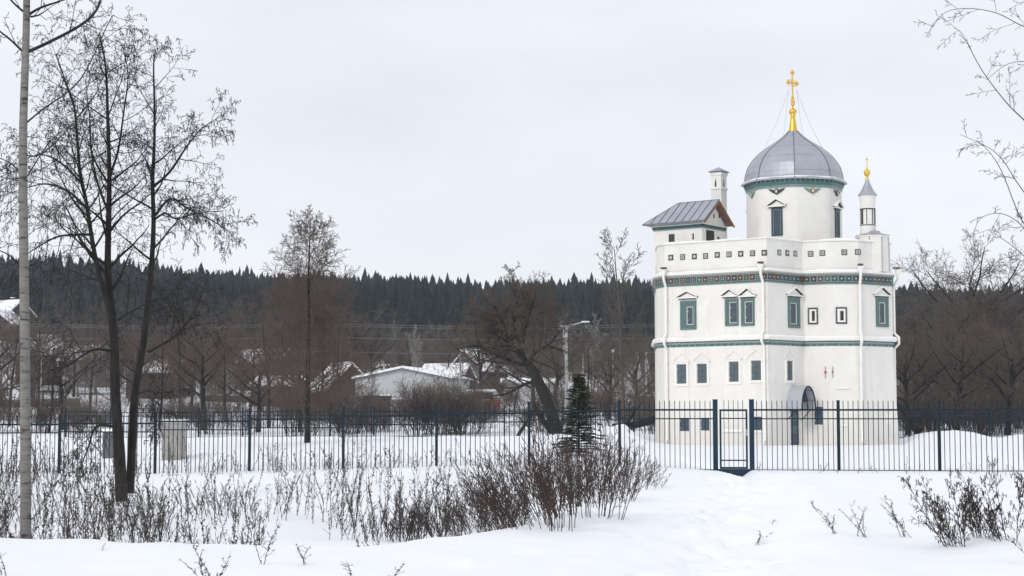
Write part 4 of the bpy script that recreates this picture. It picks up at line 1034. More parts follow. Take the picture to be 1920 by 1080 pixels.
# --- leaning willow (hand-placed limbs)
YW = 108.0
wil = [(path_px([(1046, 812), (1030, 765), (1018, 735), (1004, 705), (990, 682)], YW), .42, .30, 0, .5, 1),
       (path_px([(990, 682), (975, 665), (955, 640), (940, 600), (925, 570)], YW), .20, .05, 12, .1, 3.0)]
wix = [(path_px([(992, 685), (965, 680, .5), (930, 665, 1), (900, 650, 1), (880, 648, 1)], YW), .15, .05, 11, .15, 3.0),
       (path_px([(975, 662), (985, 620, -.6), (992, 590, -1), (1000, 565, -1)], YW), .15, .05, 11, .1, 2.7),
       (path_px([(988, 682), (1005, 660, -1), (1030, 645, -1.5), (1050, 620, -1.5)], YW), .14, .05, 10, .1, 2.8),
       (path_px([(1008, 715), (990, 718, .7), (970, 728, 1), (950, 738, 1.5), (925, 742, 2)], YW), .12, .04, 9, .15, 2.6),
       (path_px([(970, 655), (950, 640, 1), (925, 625, 1.5), (905, 600, 2)], YW), .14, .05, 10, .1, 2.8),
       (path_px([(1035, 812, 1), (1012, 780, 1), (1005, 770, 1)], YW), .2, .14, 4, .4, 1.0),
       (path_px([(960, 640), (962, 600, 1.2), (968, 570, 1.5), (975, 555, 1.5)], YW), .13, .05, 10, .1, 2.8),
       (path_px([(968, 822, -2), (985, 795, -2), (998, 775, -1)], YW), .12, .1, 4, .3, .8)]
S_WI2 = dict(n=[6, 5, 4, 3, 2], wob=[.1, .2, .25, .25, .2], trop=[.1, .06, .03, -.02, 0], k=[9, 8, 7, 5], start=[.1, .15, .12, .1], ang=[52, 48, 45, 42], rr=[.5, .45, .45, .5], ratio=[1, .5, .48, .48], rmin=.010, wood=2, shape=[.4, .35, .4, .4], tip=[.3, .2, .3, .4, .6])
trunk_tree('willow_tree', 'broad brown willow with a leaning dark trunk beside the street lamp', wil, wix, S_WI2, 'bark', 'twig', 41, sides=8)

# --- spruce
def spruce(name, h, rb, seed, label, loc, m='spruce'):
    rng = random.Random(seed); T = [Tubes(), Tubes()]; root = empty(name, loc, 0, label, 'tree')
    T[0].add([Vector((0, 0, -.2)), Vector((0, 0, h * .97))], [.05, .008]); z = .12
    while z < h * .98:
        n = 8; f = 1 - z / h
        for k in range(n):
            a = rng.random() * 6.28; L_ = (rb * f ** .85 + .06) * rng.choice((rng.uniform(.45, .9), rng.uniform(.8, 1.25))); d = Vector((math.cos(a), math.sin(a), .25 + .5 * (1 - f)))
            pts = [Vector((0, 0, z)) + Vector((d.x * L_ * t, d.y * L_ * t, d.z * L_ * t - .45 * L_ * t * t + .12 * L_ * t ** 3)) for t in (0, .3, .6, .85, 1)]
            T[1].add(pts, [.02, .016, .014, .012, .008])
            for j in range(int(6 + L_ * 30)):
                t = rng.uniform(.12, 1); i = min(3, int(t * 4)); p = pts[i].lerp(pts[i + 1], t * 4 - i); s_ = .085 * rng.uniform(.5, 1.7)
                sd_ = Vector((-d.y, d.x, 0)).normalized() * rng.choice((-1, 1)); e = p + (sd_ * rng.uniform(.6, 1) + Vector((d.x, d.y, 0)) * .6 + Vector((0, 0, rng.uniform(-.35, .2)))) * s_ * 1.6
                q = p + Vector((0, 0, .03)) + (e - p) * .5; T[1].leaf(p + Vector((d.x, d.y, 0)) * .035, e, p - Vector((d.x, d.y, 0)) * .025)
                T[1].leaf(p, q + Vector((0, 0, -.05)), e)
        z += .085
    T[0].build('trunk', 'bark', root, sides=5); T[1].build('crown', m, root, sides=3, smooth=False); return root
sx, sy, sz_ = place(1085, 57.5)
spruce('spruce_tree', 2.75, .84, 3, 'small dark green spruce just behind the fence and the brown thicket', (sx, sy, sz_))

# --- mid-distance bare tree prototypes and copies
protos = {
    'fuzz1': make_tree('bare_tree', S_FUZZ, 9.5, .17, 101, 'bark', 'twig', '-', loc=(0, -200, 0)),
    'fuzz2': make_tree('bare_tree', S_FUZZ, 8.6, .15, 102, 'bark', 'twigr', '-', loc=(0, -200, 0)),
    'wil1': make_tree('bare_tree', S_WIL, 6.4, .30, 103, 'bark', 'twigg', '-', loc=(0, -200, 0)),
    'wil2': make_tree('bare_tree', S_WIL, 6.0, .28, 104, 'bark', 'twig', '-', loc=(0, -200, 0)),
    'pop': make_tree('bare_tree', S_POP, 11, .12, 105, 'pale_bark', 'pale_bark', '-', loc=(0, -200, 0)),
    'pop2': make_tree('bare_tree', S_POP, 12, .16, 106, 'twigg', 'twigg', '-', loc=(0, -200, 0)),
}
used = {}
rngp = random.Random(77)
def put(kind, px, Y, sc_, label, group=None, sink=0.0, name=None, rz=None, lean=None):
    src = protos[kind]
    if kind not in used: o = src; used[kind] = True
    else: o = copy_tree(src)
    x, y, z = place(px, Y); o.location = (x, y, z - sink); o.rotation_euler = (lean[0] if lean else 0, lean[1] if lean else 0, rngp.random() * 6.28 if rz is None else rz)
    s2 = sc_ * 1.0; o.scale = (s2, s2, s2); o['label'] = label; o['category'] = 'tree'
    if group: o['group'] = group
    elif 'group' in o: del o['group']
    return o
# single trees one can point at
put('pop2', 1170, 118, 1.12, 'tall thin grey bare tree just left of the white chapel')
put('pop', 1121, 190, .88, 'white-stemmed birch with a fan of pale branches against the dark wood')
put('pop', 782, 200, .78, 'pale thin birch above the white village house')
put('pop', 735, 260, .8, 'faint pale sapling behind the long white house')
put('pop', 1062, 230, .9, 'pale birch half hidden behind the street lamp')
put('fuzz2', 566, 132, 1.28, 'broad rounded reddish-brown crown rising directly behind the lone larch')
put('pop2', 700, 128, .42, 'thin dark sapling by the snowy gable at mid left')
# brown groves
G1 = 'brown bare trees of the left grove'
L1 = 'brown bare tree in the grove left of the lone larch'
spots = [(20, 150, 'fuzz1', 1.05), (75, 172, 'fuzz2', 1.0), (125, 140, 'wil1', 1.0), (170, 190, 'fuzz1', 1.2), (215, 150, 'fuzz2', 1.0), (255, 176, 'wil2', 1.3), (300, 142, 'fuzz2', 1.0),
         (340, 165, 'fuzz2', 1.15), (385, 138, 'wil2', 1.15), (425, 160, 'fuzz2', 1.15), (470, 190, 'fuzz2', 1.35), (505, 146, 'fuzz1', 1.05), (640, 150, 'fuzz2', 1.1), (530, 170, 'fuzz2', 1.3), (600, 185, 'fuzz2', 1.4),
         (360, 200, 'fuzz1', 1.3), (60, 205, 'wil1', 1.4), (140, 220, 'fuzz1', 1.4), (245, 222, 'fuzz1', 1.35), (0, 190, 'fuzz1', 1.3), (418, 228, 'wil1', 1.5), (-20, 135, 'wil1', 1.1), (560, 230, 'fuzz1', 1.5), (655, 235, 'wil1', 1.5), (95, 131, 'fuzz2', .85), (485, 132, 'wil2', .9)]
for px, Yd, k, s_ in spots: put(k, px, Yd, s_ * .92, L1, G1)
G2 = 'bare trees between the willow and the village'
for px, Yd, k, s_ in [(840, 215, 'fuzz1', .9), (905, 190, 'wil1', 1.1), (1000, 175, 'wil2', 1.1), (1035, 150, 'wil1', .9), (1098, 150, 'fuzz1', .75), (1140, 165, 'wil2', .95), (1195, 150, 'wil1', .8), (1215, 185, 'fuzz1', .9), (770, 240, 'fuzz1', 1.0), (700, 235, 'wil1', 1.1)]:
    put(k, px, Yd, s_, 'grey-brown bare tree in the scrub between the village and the white chapel', G2)
G3 = 'dark willows right of the white chapel'
for px, Yd, k, s_ in [(1700, 128, 'wil1', 1.2), (1740, 140, 'wil2', 1.45), (1790, 128, 'wil1', 1.3), (1835, 138, 'wil2', 1.45), (1885, 128, 'wil1', 1.3), (1925, 140, 'wil2', 1.5), (1765, 165, 'wil1', 1.9), (1860, 170, 'wil2', 1.9), (1900, 160, 'fuzz1', 1.4), (1700, 165, 'fuzz1', 1.3), (1970, 135, 'wil2', 1.4), (1815, 180, 'fuzz1', 1.45), (1720, 185, 'wil2', 1.7)]:
    put(k, px, Yd, s_ * .72, 'dark brown spreading willow behind the snow bank right of the chapel', G3)
put('wil1', 1822, 185, 2.05, 'tallest rounded bare crown standing above the wood right of the chapel')
put('wil2', 1868, 178, 1.95, 'second rounded bare crown above the right-hand wood near the frame edge')

# shrubs in the field
shp = [shrub('bare_shrub', 26, 2.6, .9, 201, 'twig', label='-', loc=(0, -200, 0)), shrub('bare_shrub', 22, 3.2, 1.0, 202, 'twigg', label='-', loc=(0, -200, 0)), shrub('bare_shrub', 30, 2.0, 1.2, 203, 'twigr', label='-', loc=(0, -200, 0))]
GS = 'bare shrubs between the far fence and the village'
rs = random.Random(5); first = [True] * 3; ns_ = 0
for i in range(150):
    Yd = rs.choice([rs.uniform(123, 140), rs.uniform(123, 175), rs.uniform(140, 230)])
    px = rs.choice([rs.uniform(-60, 690), rs.uniform(640, 1240), rs.uniform(1685, 1980), rs.uniform(-60, 690)])
    if 690 < px < 870 and Yd > 170: continue
    if px < 690 and rs.random() < .5: continue
    k = rs.randrange(3)
    if first[k]: o = shp[k]; first[k] = False
    else: o = copy_tree(shp[k])
    o.location = place(px, Yd); s_ = rs.uniform(.7, 1.4); o.scale = (s_, s_, s_ * rs.uniform(.8, 1.2)); o.rotation_euler = (0, 0, rs.random() * 6.28)
    o['label'] = 'leafless brown shrub growing in the scrub beyond the far fence'; o['category'] = 'shrub'; o['group'] = GS
# distinctive nearer shrubs
shrub('bare_shrub', 22, 2.6, .7, 211, 'barkd', label='dark many-stemmed shrub before the long white house', loc=place(785, 112), group=None)
shrub('bare_shrub', 9, 2.2, .5, 212, 'barkd', label='thin dark shrub behind the fence at centre left', loc=place(652, 100))
# fallen trunk by the chapel
T = Tubes(); base = P(1165, 795, 118)
root = empty('fallen_tree', base, 0, 'long fallen dark trunk lying in the snow left of the chapel', 'fallen tree')
T.add([P(1150, 800, 118) - base, P(1190, 797, 117) - base, P(1232, 785, 116) - base], [.22, .25, .3]); T.add([P(1175, 797, 117) - base, P(1190, 770, 117) - base, P(1205, 755, 117) - base], [.12, .08, .03])
T.build('trunk', 'bark', root, sides=7)
T = Tubes(); base = P(1690, 760, 114)
root = empty('fallen_tree', base, 0, 'dark trunk leaning down to the snow at the right corner of the chapel', 'fallen tree')
T.add([P(1672, 745, 115) - base, P(1695, 772, 114) - base, P(1722, 810, 113) - base], [.16, .22, .3]); T.build('trunk', 'bark', root, sides=7)

# ------------------------------------------------------------------ far forest (mass)
rf_ = np.random.RandomState(3)
def conifer_arr(seed, kind=0):
    r = np.random.RandomState(seed); V = []; F = []
    nl = 9; h = 1.0
    for i in range(nl):
        z0 = .08 + .88 * i / nl; z1 = z0 + (.22 if kind < 3 else .15); rr = (.17 if kind < 2 else .13) * ((1 - (i / nl)) ** .8 if kind < 3 else (1 - ((i + .5) / nl - .35) ** 2 * 2.1)) * (.0 if kind >= 3 and i < 3 else 1) + .012
        n = 9; b = len(V); V.append((0, 0, min(z1, 1.0)))
        for k in range(n * 2):
            a = math.pi * k / n + r.rand() * .3; q = rr * (r.uniform(.75, 1.3) if k % 2 == 0 else r.uniform(.3, .6)); V.append((q * math.cos(a), q * math.sin(a), z0 + (-.03 if k % 2 == 0 else .03) * r.rand()))
        for k in range(n * 2): F.append((b, b + 1 + k, b + 1 + (k + 1) % (n * 2)))
    return np.array(V), np.array(F)
CP = [conifer_arr(s, [0, 1, 2, 3, 2, 4][s]) for s in range(6)]
def forest(name, pts, hts, label, m):
    Vs = []; Fs = []; b = 0
    for i, (x, y, z) in enumerate(pts):
        V, F = CP[i % 6]; a = rf_.rand() * 6.28; h = hts[i]; c_, s_ = math.cos(a), math.sin(a); wv = h * rf_.uniform(.8, 1.25)
        W = np.stack([(V[:, 0] * c_ - V[:, 1] * s_) * wv + x, (V[:, 0] * s_ + V[:, 1] * c_) * wv + y, V[:, 2] * h + z], -1); Vs.append(W); Fs.append(F + b); b += len(V)
    o = link_obj(name, mesh_np(name, np.concatenate(Vs), np.concatenate(Fs), [M[m]])); tag(o, label, 'forest', kind='stuff')
n = 7500
yy = 300 + 330 * rf_.rand(n) ** .9; xx = (rf_.rand(n) * 2 - 1) * (.36 * yy + 20)
front = 312 + 40 * np.array([float(vnoise(a * .02, 1.)) for a in xx])
keep = (yy > front) & ~((xx / yy < -.268) & (yy < 365)); xx, yy = xx[keep], yy[keep]; zz_ = H(xx, yy)
hts = 10.5 + 4.5 * rf_.rand(len(xx)) + 4 * np.array(vnoise(xx * .045, yy * .02)) + np.where(rf_.rand(len(xx)) < .05, 2.0, 0)
forest('conifer_forest', np.stack([xx, yy, zz_ - .5], -1), hts, 'dark conifer forest covering the long hill behind the village', 'conifer')

# deciduous belt in front of the conifers (mass of bare crowns)
def bare_arr(seed):
    rng = random.Random(seed); T = [Tubes(), Tubes()]
    S = dict(n=[4, 3, 2, 2], wob=[.08, .16, .2, .2], trop=[.03, .14, .08, .05], k=[12, 8, 6], start=[.2, .15, .1], ang=[42, 38, 36], rr=[.5, .5, .6], ratio=[.5, .5, .5], rmin=.022, wood=9, shape=[.5, .4, .4], tip=[.2, .3, .5, .6])
    grow(T, Vector((0, 0, -.3)), UP, 10, .15, 0, S, rng); return T[0].arrays(3)
BA = [bare_arr(s) for s in range(5)]
def bare_mass(name, pts, scl, label, m, cat='woodland'):
    Vs = []; Fs = []; b = 0
    for i, (x, y, z) in enumerate(pts):
        V, F = BA[i % 5]; a = rf_.rand() * 6.28; s_ = scl[i]; c_, q_ = math.cos(a), math.sin(a)
        Vs.append(np.stack([(V[:, 0] * c_ - V[:, 1] * q_) * s_ * 1.1 + x, (V[:, 0] * q_ + V[:, 1] * c_) * s_ * 1.1 + y, V[:, 2] * s_ + z], -1)); Fs.append(F + b); b += len(V)
    o = link_obj(name, mesh_np(name, np.concatenate(Vs), np.concatenate(Fs), [M[m]])); tag(o, label, cat, kind='stuff')
n = 230
yy = 245 + 50 * rf_.rand(n); xx = (rf_.rand(n) * 2 - 1) * .33 * yy
k_ = ~(xx / yy < -.268); xx, yy = xx[k_], yy[k_]; n = len(xx)
bare_mass('bare_woodland', np.stack([xx, yy, H(xx, yy)], -1), .4 + .4 * rf_.rand(n), 'belt of bare grey-brown woodland along the foot of the forested hill', 'twigg')
n = 90
yy = 200 + 60 * rf_.rand(n); xx = yy * (-.3 + .19 * rf_.rand(n))
bare_mass('bare_thicket', np.stack([xx, yy, H(xx, yy)], -1), .45 + .4 * rf_.rand(n), 'reddish bare thicket filling the ground behind the left fence', 'twigr')
n = 70
yy = 150 + 100 * rf_.rand(n); xx = yy * (.225 + .1 * rf_.rand(n))
bare_mass('bare_thicket', np.stack([xx, yy, H(xx, yy)], -1), .6 + .45 * rf_.rand(n), 'dark bare thicket behind the snow bank right of the chapel', 'bush')

n = 110
yy = 222 + 45 * rf_.rand(n); xx = yy * (-.12 + .22 * rf_.rand(n))
bare_mass('bare_thicket', np.stack([xx, yy, H(xx, yy)], -1), .4 + .25 * rf_.rand(n), 'dim bare thicket rising right behind the village houses', 'twigg')
# ------------------------------------------------------------------ village
def house(name, label, px, Y, w_, d_, hw_, hr_, rz, wall, snow=True, gable=None, win=2, chim=False, zoff=0.0, cat='house', over=.4):
    x, y, z = place(px, Y); z += zoff; root = empty(name, (x, y, z), rz, label, cat)
    def B(mb, n_): return mb.build(n_, root, world=False)
    m = MB(); m.box((0, 0, hw_ / 2 - .5), (w_, d_, hw_ + 1), wall)
    for s in (-1, 1):
        pts = [Vector((-w_ / 2, s * d_ / 2, hw_)), Vector((w_ / 2, s * d_ / 2, hw_)), Vector((0, s * d_ / 2, hw_ + hr_))]
        m.add(pts, [(0, 1, 2)], gable or wall)
    B(m, 'wall')
    m = MB(); o = over; k = hr_ / (w_ / 2)
    for s in (-1, 1):
        a = Vector((s * (w_ / 2 + o), -d_ / 2 - o, hw_ - o * k)); b = Vector((s * (w_ / 2 + o), d_ / 2 + o, hw_ - o * k)); c = Vector((0, d_ / 2 + o, hw_ + hr_)); d = Vector((0, -d_ / 2 - o, hw_ + hr_))
        u = Vector((0, 0, .1)); pts = [a + u, b + u, c + u, d + u]; m.prism(pts if s > 0 else pts[::-1], .1, 'hgrey')
    r_ = B(m, 'roof')
    if snow:
        m = MB()
        for s in (-1, 1):
            a = Vector((s * (w_ / 2 + o * .9), -d_ / 2 - o, hw_ - o * .9 * k)); b = Vector((s * (w_ / 2 + o * .9), d_ / 2 + o, hw_ - o * .9 * k)); c = Vector((0, d_ / 2 + o, hw_ + hr_)); d = Vector((0, -d_ / 2 - o, hw_ + hr_))
            u = Vector((0, 0, .36)); pts = [a + u, b + u, c + u, d + u]; m.prism(pts if s > 0 else pts[::-1], .25, 'snowcap')
        m.build('snow', r_, world=False)
    for i in range(win):
        xx_ = -w_ / 2 + w_ * (i + .5) / win; q = empty('window', (xx_, -d_ / 2, hw_ * .55)); q.parent = root
        m = MB(); 
        for (cx, cz, sx_, sz) in ((-.5, 0, .1, 1.3), (.5, 0, .1, 1.3), (0, .6, .9, .1), (0, -.6, .9, .1), (0, 0, .06, 1.1)): m.box((cx, -.04, cz), (sx_, .1, sz), 'trim')
        m.build('frame', q, world=False); m = MB(); m.box((0, -.01, 0), (.9, .06, 1.1), 'blackw'); m.build('pane', q, world=False)
    if chim:
        m = MB(); m.box((w_ * .18, d_ * .1, hw_ + hr_), (.6, .6, 1.6), 'brick'); m.box((w_ * .18, d_ * .1, hw_ + hr_ + .88), (.7, .7, .15), 'snowcap'); B(m, 'chimney')
    return root
house('long_house', 'long low white house with a snow-covered shallow roof behind the fence', 775, 200, 11.5, 8, 3.0, 1.15, R(-14), 'hwhite', win=0, zoff=0.2)
house('village_house', 'steep-roofed grey house with half its roof under snow beside the long white house', 897, 228, 5.0, 7, 3.6, 2.6, R(-28), 'hgrey', win=1, chim=True, zoff=-.3)
house('village_house', 'small snowy gable peeking over the long white house', 838, 216, 4.5, 6, 2.6, 2.4, R(60), 'hbrown', win=0, zoff=-.6)
house('village_house', 'house with a broad snowy roof slope right behind the larch', 640, 205, 6.5, 7, 2.6, 3.2, R(25), 'hbrown', win=1, zoff=-1)
house('village_house', 'highest brown house with a white roof on the far left hillside', 16, 345, 7, 7, 3.0, 3.0, R(55), 'hbrown', win=1, chim=True, zoff=.5)
house('village_house', 'brown gabled house below the highest one at the left frame edge', 4, 318, 6.5, 7, 2.6, 2.6, R(-8), 'hbrown', win=1, zoff=0)
house('village_house', 'dull red house with a snow edged roof right of the pale tree trunk', 92, 240, 7, 6, 3.0, 1.5, R(70), 'brick', win=2, zoff=2)
house('village_house', 'grey cottage with patchy snow on its roof seen through the alder', 172, 235, 6, 6, 2.6, 1.8, R(65), 'hgrey', win=1, zoff=2)
house('village_house', 'cottage with a white roof between the alder and the larch', 500, 235, 8, 6, 2.6, 1.8, R(75), 'hgrey', win=1, zoff=1.5)
house('village_house', 'small shed with a flat snowy roof left of the larch', 525, 205, 6, 5, 2.2, 1.0, R(80), 'brick', win=1, zoff=0)
house('village_house', 'low brown house under a snowy roof at the centre of the grove', 300, 225, 8, 6, 2.6, 1.4, R(80), 'hbrown', win=2, zoff=.5)
house('garage', 'low pale building with white roof right of the willow trunk', 990, 212, 8, 6, 2.6, .5, R(90), 'hwhite', win=1, zoff=-.4, cat='garage')
# long snowy-topped walls
def wall_run(name, label, p0, p1, Y0, Y1, h, m_, th=.25, zoff=0):
    a = Vector(place(p0, Y0)); b = Vector(place(p1, Y1)); n = max(2, int((b - a).length / 2.5)); root = empty(name, a, 0, label, 'wall')
    m = MB(); ms = MB(); dr = (b - a).normalized()
    for i in range(n):
        c = a.lerp(b, (i + .5) / n); z = hz(c.x, c.y) + zoff; L_ = (b - a).length / n
        m.box((c.x, c.y, z + h / 2 - .3), (L_ - .04, th, h + .6), m_, (dr.x, dr.y, 0)); ms.box((c.x, c.y, z + h + .07), (L_ + .004, th + .12, .14), 'snowcap', (dr.x, dr.y, 0))
    for i in range(n + 1):
        c = a.lerp(b, i / n); z = hz(c.x, c.y) + zoff; m.box((c.x, c.y, z + h / 2 - .28), (.2, th + .1, h + .5), m_, (dr.x, dr.y, 0))
    m.build('panels', root); ms.build('snow', root)
wall_run('slab_wall', 'pale concrete slab wall with snow on top left of the chapel corner', 1192, 1290, 150, 152, 2.5, 'concrete')
wall_run('slab_wall', 'grey garden wall with heaped snow before the long white house', 735, 860, 172, 170, 1.7, 'hgrey')
wall_run('picket_wall', 'dark timber palisade left of the long white house', 684, 732, 178, 177, 1.9, 'hbrown')
wall_run('slab_wall', 'brown garden fence topped with snow behind the alder', 380, 545, 214, 209, .8, 'hbrown')
wall_run('slab_wall', 'low wall topped with snow behind the pale tree at left', 0, 150, 200, 205, .9, 'hgrey')
# cab-over truck, half hidden by scrub
tx_, ty_, tz_ = place(905, 180)
tr = empty('parked_truck', (tx_, ty_, tz_), R(12), 'white van with an orange bonnet half hidden in scrub right of the long house', 'truck')
m = MB(); m.box((0, 0, 1.55), (3.0, 2.0, 1.7), 'hwhite'); m.box((0, 0, 2.43), (3.1, 2.05, .12), 'snowcap'); m.build('body', tr, world=False)
m = MB(); m.box((-.2, -1.01, 1.85), (2.2, .04, .7), 'blackw'); m.build('window', tr, world=False)
m = MB(); m.box((1.0, -.6, .9), (1.3, 1.2, 1.1), 'red'); m.build('bonnet', tr, world=False)
for sx_ in (-1, 1):
    m = MB(); m.tube([(sx_ * 1.0, -1.02, .42), (sx_ * 1.0, -.75, .42)], .42, 'blackw', 14); m.build('wheel', tr, world=False)

# ------------------------------------------------------------------ poles, lamp and wires
def pole(name, label, px, Y, top_py, r=.11, brace=False, lamp=None, cat='pole', wood='pole', ins=False):
    x, y, z = place(px, Y); zt = P(px, top_py, Y).z - z; root = empty(name, (x, y, z), 0, label, cat)
    m = MB(); m.tube([(0, 0, -.3), (0, 0, zt)], [r * 1.25, r * .8], wood, 7); m.build('pole', root, world=False)
    if brace: m = MB(); m.tube([(brace, .2, -.3), (0, 0, zt * .93)], [r, r * .7], wood, 6); m.build('brace', root, world=False)
    if ins:
        for k, zz1 in enumerate((zt - .3, zt - 1.0)):
            m = MB(); m.box((0, 0, zz1), (1.5, .08, .08), 'rust')
            for s in (-.65, -.25, .25, .65): m.lathe((s, 0), [(.05, zz1 + .04), (.06, zz1 + .2), (.02, zz1 + .24)], 'trim', 6)
            m.build('crossarm', root, world=False)
    return root, zt
root, zt = pole('street_lamp', 'tall pale concrete street lamp with a slanting arm left of the chapel', 1062, 116, 612, .12, cat='street lamp')
m = MB(); m.tube([(.0, 0, zt - 1.6), (.04, 0, zt - .2), (.2, 0, zt + .05), (1.1, 0, zt + .28)], .045, 'pole', 6); m.build('arm', root, world=False)
m = MB(); m.box((1.3, 0, zt + .32), (.55, .2, .09), 'lampw'); m.build('lamp_head', root, world=False)
m = MB(); m.tube([(-.16, 0, zt - 1.9), (-.18, 0, zt + .05)], .05, 'pole', 5); m.box((-.16, 0, zt + .02), (.4, .12, .08), 'lampw'); m.build('bracket', root, world=False)
root, zt = pole('street_lamp', 'small lamp post with a white head above the long white house', 863, 190, 666, .09, cat='street lamp', wood='concrete')
m = MB(); m.tube([(0, 0, zt - .1), (.05, 0, zt + .3)], .05, 'pole', 5); m.box((.08, 0, zt + .4), (.22, .25, .5), 'lampw'); m.build('lamp_head', root, world=False)
root, zt = pole('street_lamp', 'short lamp post with a white head between the spruce and the chapel', 1149, 175, 660, .07, cat='street lamp')
m = MB(); m.box((0, 0, zt + .1), (.28, .25, .3), 'lampw'); m.build('lamp_head', root, world=False)
pole('power_pole', 'braced power pole with insulators above the left end of the long white house', 720, 215, 682, .13, brace=1.2, ins=True)
pole('power_pole', 'power pole with insulators seen through the willow crown', 1008, 215, 678, .12, ins=True)
pole('power_pole', 'left braced concrete pole beside the chapel wall', 1197, 165, 668, .11, brace=.9)
pole('power_pole', 'right braced concrete pole touching the chapel wall', 1211, 165, 660, .12, brace=1.3)
pole('power_pole', 'pale pole rising among the trees left of the two braced poles', 1093, 180, 662, .07)
pole('power_pole', 'thin pale post with a yellow sign behind the pale tree at left', 78, 140, 640, .05)
for k, (py, lab) in enumerate(((608, 'topmost overhead wire crossing before the dark forest'), (633.5, 'second overhead wire from the top before the dark forest'), (660, 'third overhead wire just above the village roofs'), (612, 'faint overhead wire just under the topmost one'))):
    m = MB(); Yw = 176 + 3 * k; pts = []
    for i in range(41):
        px = -60 + (1320) * i / 40; t = (i % 20) / 20; pts.append(P(px, py + 5 * math.sin(math.pi * t) - 1.5 + .002 * (px - 600), Yw))
    m.tube(pts, .020, 'wire', 4); o = m.build('power_cable', None); tag(o, lab, 'cable')

# ------------------------------------------------------------------ cabinets behind the fence at left
def cabinet(px0, px1, py0, py1, Y, dpt, m1, label):
    a, b = P(px0, py1, Y), P(px1, py0, Y); w_, h = b.x - a.x, b.z - a.z; root = empty('utility_cabinet', ((a.x + b.x) / 2, Y + dpt / 2, a.z), 0, label, 'cabinet')
    m = MB(); m.box((0, 0, h / 2 - .1), (w_, dpt, h + .2), m1); m.build('body', root, world=False)
    m = MB(); m.box((w_ * .2, -dpt / 2 - .01, h * .5), (w_ * .5, .03, h * .86), m1); d_ = m.build('door', root, world=False)
    m = MB(); m.box((w_ * .0, -dpt / 2 - .04, h * .5), (.03, .03, .14), 'metal'); m.build('handle', d_, world=False)
    m = MB(); m.box((0, 0, h + .05), (w_ + .08, dpt + .08, .1), 'snowcap'); m.build('lid', root, world=False)
cabinet(303, 341, 792, 859, 60, .8, 'concrete', 'pale grey concrete box standing in the snow right of the alder')
cabinet(192, 213, 809, 853, 61, .4, 'cabinet', 'dark narrow box in the snow left of the alder trunk')

# ------------------------------------------------------------------ dry weeds
def weed_arr(seed, h=1.0, leafy=1.0, twig=6):
    rng = random.Random(seed); T = Tubes(); n = 7; d = Vector((rng.uniform(-.22, .22), rng.uniform(-.15, .15), 1)).normalized(); p = Vector((0, 0, -.08)); pts = [p]; rad = [.0055]
    for i in range(n):
        d = (d + rdir(rng) * .12).normalized(); p = p + d * h / n; pts.append(p); rad.append(.0055 - .004 * (i + 1) / n)
    T.add(pts, rad)
    for j in range(twig):
        t = rng.uniform(.25, .98); i = int(t * n); q = pts[i].lerp(pts[i + 1], t * n - i); a = rng.random() * 6.28; L_ = h * rng.uniform(.10, .30) * (1.15 - t * .6)
        dd = Vector((math.cos(a) * .6, math.sin(a) * .6, 1)).normalized(); k = [q, q + dd * L_ * .5 + rdir(rng) * .02, q + dd * L_ + rdir(rng) * .03]; T.add(k, [.004, .003, .0025])
        for s in range(int(5 * leafy)):
            b = k[0].lerp(k[2], rng.random()); T.leaf(b, b + rdir(rng) * rng.uniform(.015, .045), b + rdir(rng) * .016)
    for s in range(int(26 * leafy)):
        t = rng.uniform(.05, .98); i = int(t * n); b = pts[i].lerp(pts[i + 1], t * n - i); e = b + rdir(rng) * rng.uniform(.015, .05) - Vector((0, 0, .025)); T.leaf(b, e, b + rdir(rng) * .018)
    return T.arrays(3)
WA = [weed_arr(s, 1.0, .5 + (s % 4) * .45, 4 + s % 5) for s in range(12)]
rw = np.random.RandomState(9)
def weed_mesh(name, pts, hts, m, lean=(0, 0)):
    Vs = []; Fs = []; b = 0
    for i, (x, y, z) in enumerate(pts):
        V, F = WA[rw.randint(12)]; a = rw.rand() * 6.28; s_ = hts[i]; c_, q_ = math.cos(a), math.sin(a); lx = lean[0] + rw.randn() * .16; ly = lean[1] + rw.randn() * .1; f = .75 + .25 * s_
        vx = (V[:, 0] * c_ - V[:, 1] * q_) * f; vy = (V[:, 0] * q_ + V[:, 1] * c_) * f; vz = V[:, 2] * s_
        Vs.append(np.stack([vx + lx * vz + x, vy + ly * vz + y, vz + z], -1)); Fs.append(F + b); b += len(V)
    return mesh_np(name, np.concatenate(Vs), np.concatenate(Fs), [M[m]])
def scatter(n, fn, hr_):
    pts = []; hh_ = []
    while len(pts) < n:
        px, Y, w_ = fn()
        if rw.rand() > w_: continue
        x = (px - 960) / FPX * Y; z = hz(x, Y); pts.append((x, Y, z)); hh_.append(rw.uniform(*hr_) * (.7 + .6 * (vnoise(x * .6, Y * .3) + .5)))
    return pts, hh_
def d1():
    px = -80 + 1300 * rw.rand() ** 1.0; Y = 22.5 + 10 * rw.rand() ** 1.6; x = (px - 960) / FPX * Y
    return px, Y, float(np.clip((.12 + 3.2 * float(vnoise(x * 1.1, Y * .45))) * (1.0 if px < 1150 else .2), 0, 1)) * (1 if x < np.interp(Y, LIPY, LIPX) - .3 else 0)
pts, hh_ = scatter(600, d1, (.3, 1.3))
o = link_obj('dry_weeds', weed_mesh('dry_weeds', pts, hh_, 'weed')); tag(o, 'tangle of dead dark weed stalks filling the ditch behind the snow road', 'weeds', kind='stuff')
def d2():
    px = -80 + 1000 * rw.rand() ** 1.5; Y = 31 + 21 * rw.rand(); x = (px - 960) / FPX * Y
    return px, Y, float(np.clip(.12 + 2.2 * float(vnoise(x * .5 + 30, Y * .2)), 0, 1)) * (1.0 if px < 330 else .6)
pts, hh_ = scatter(260, d2, (.4, 1.3))
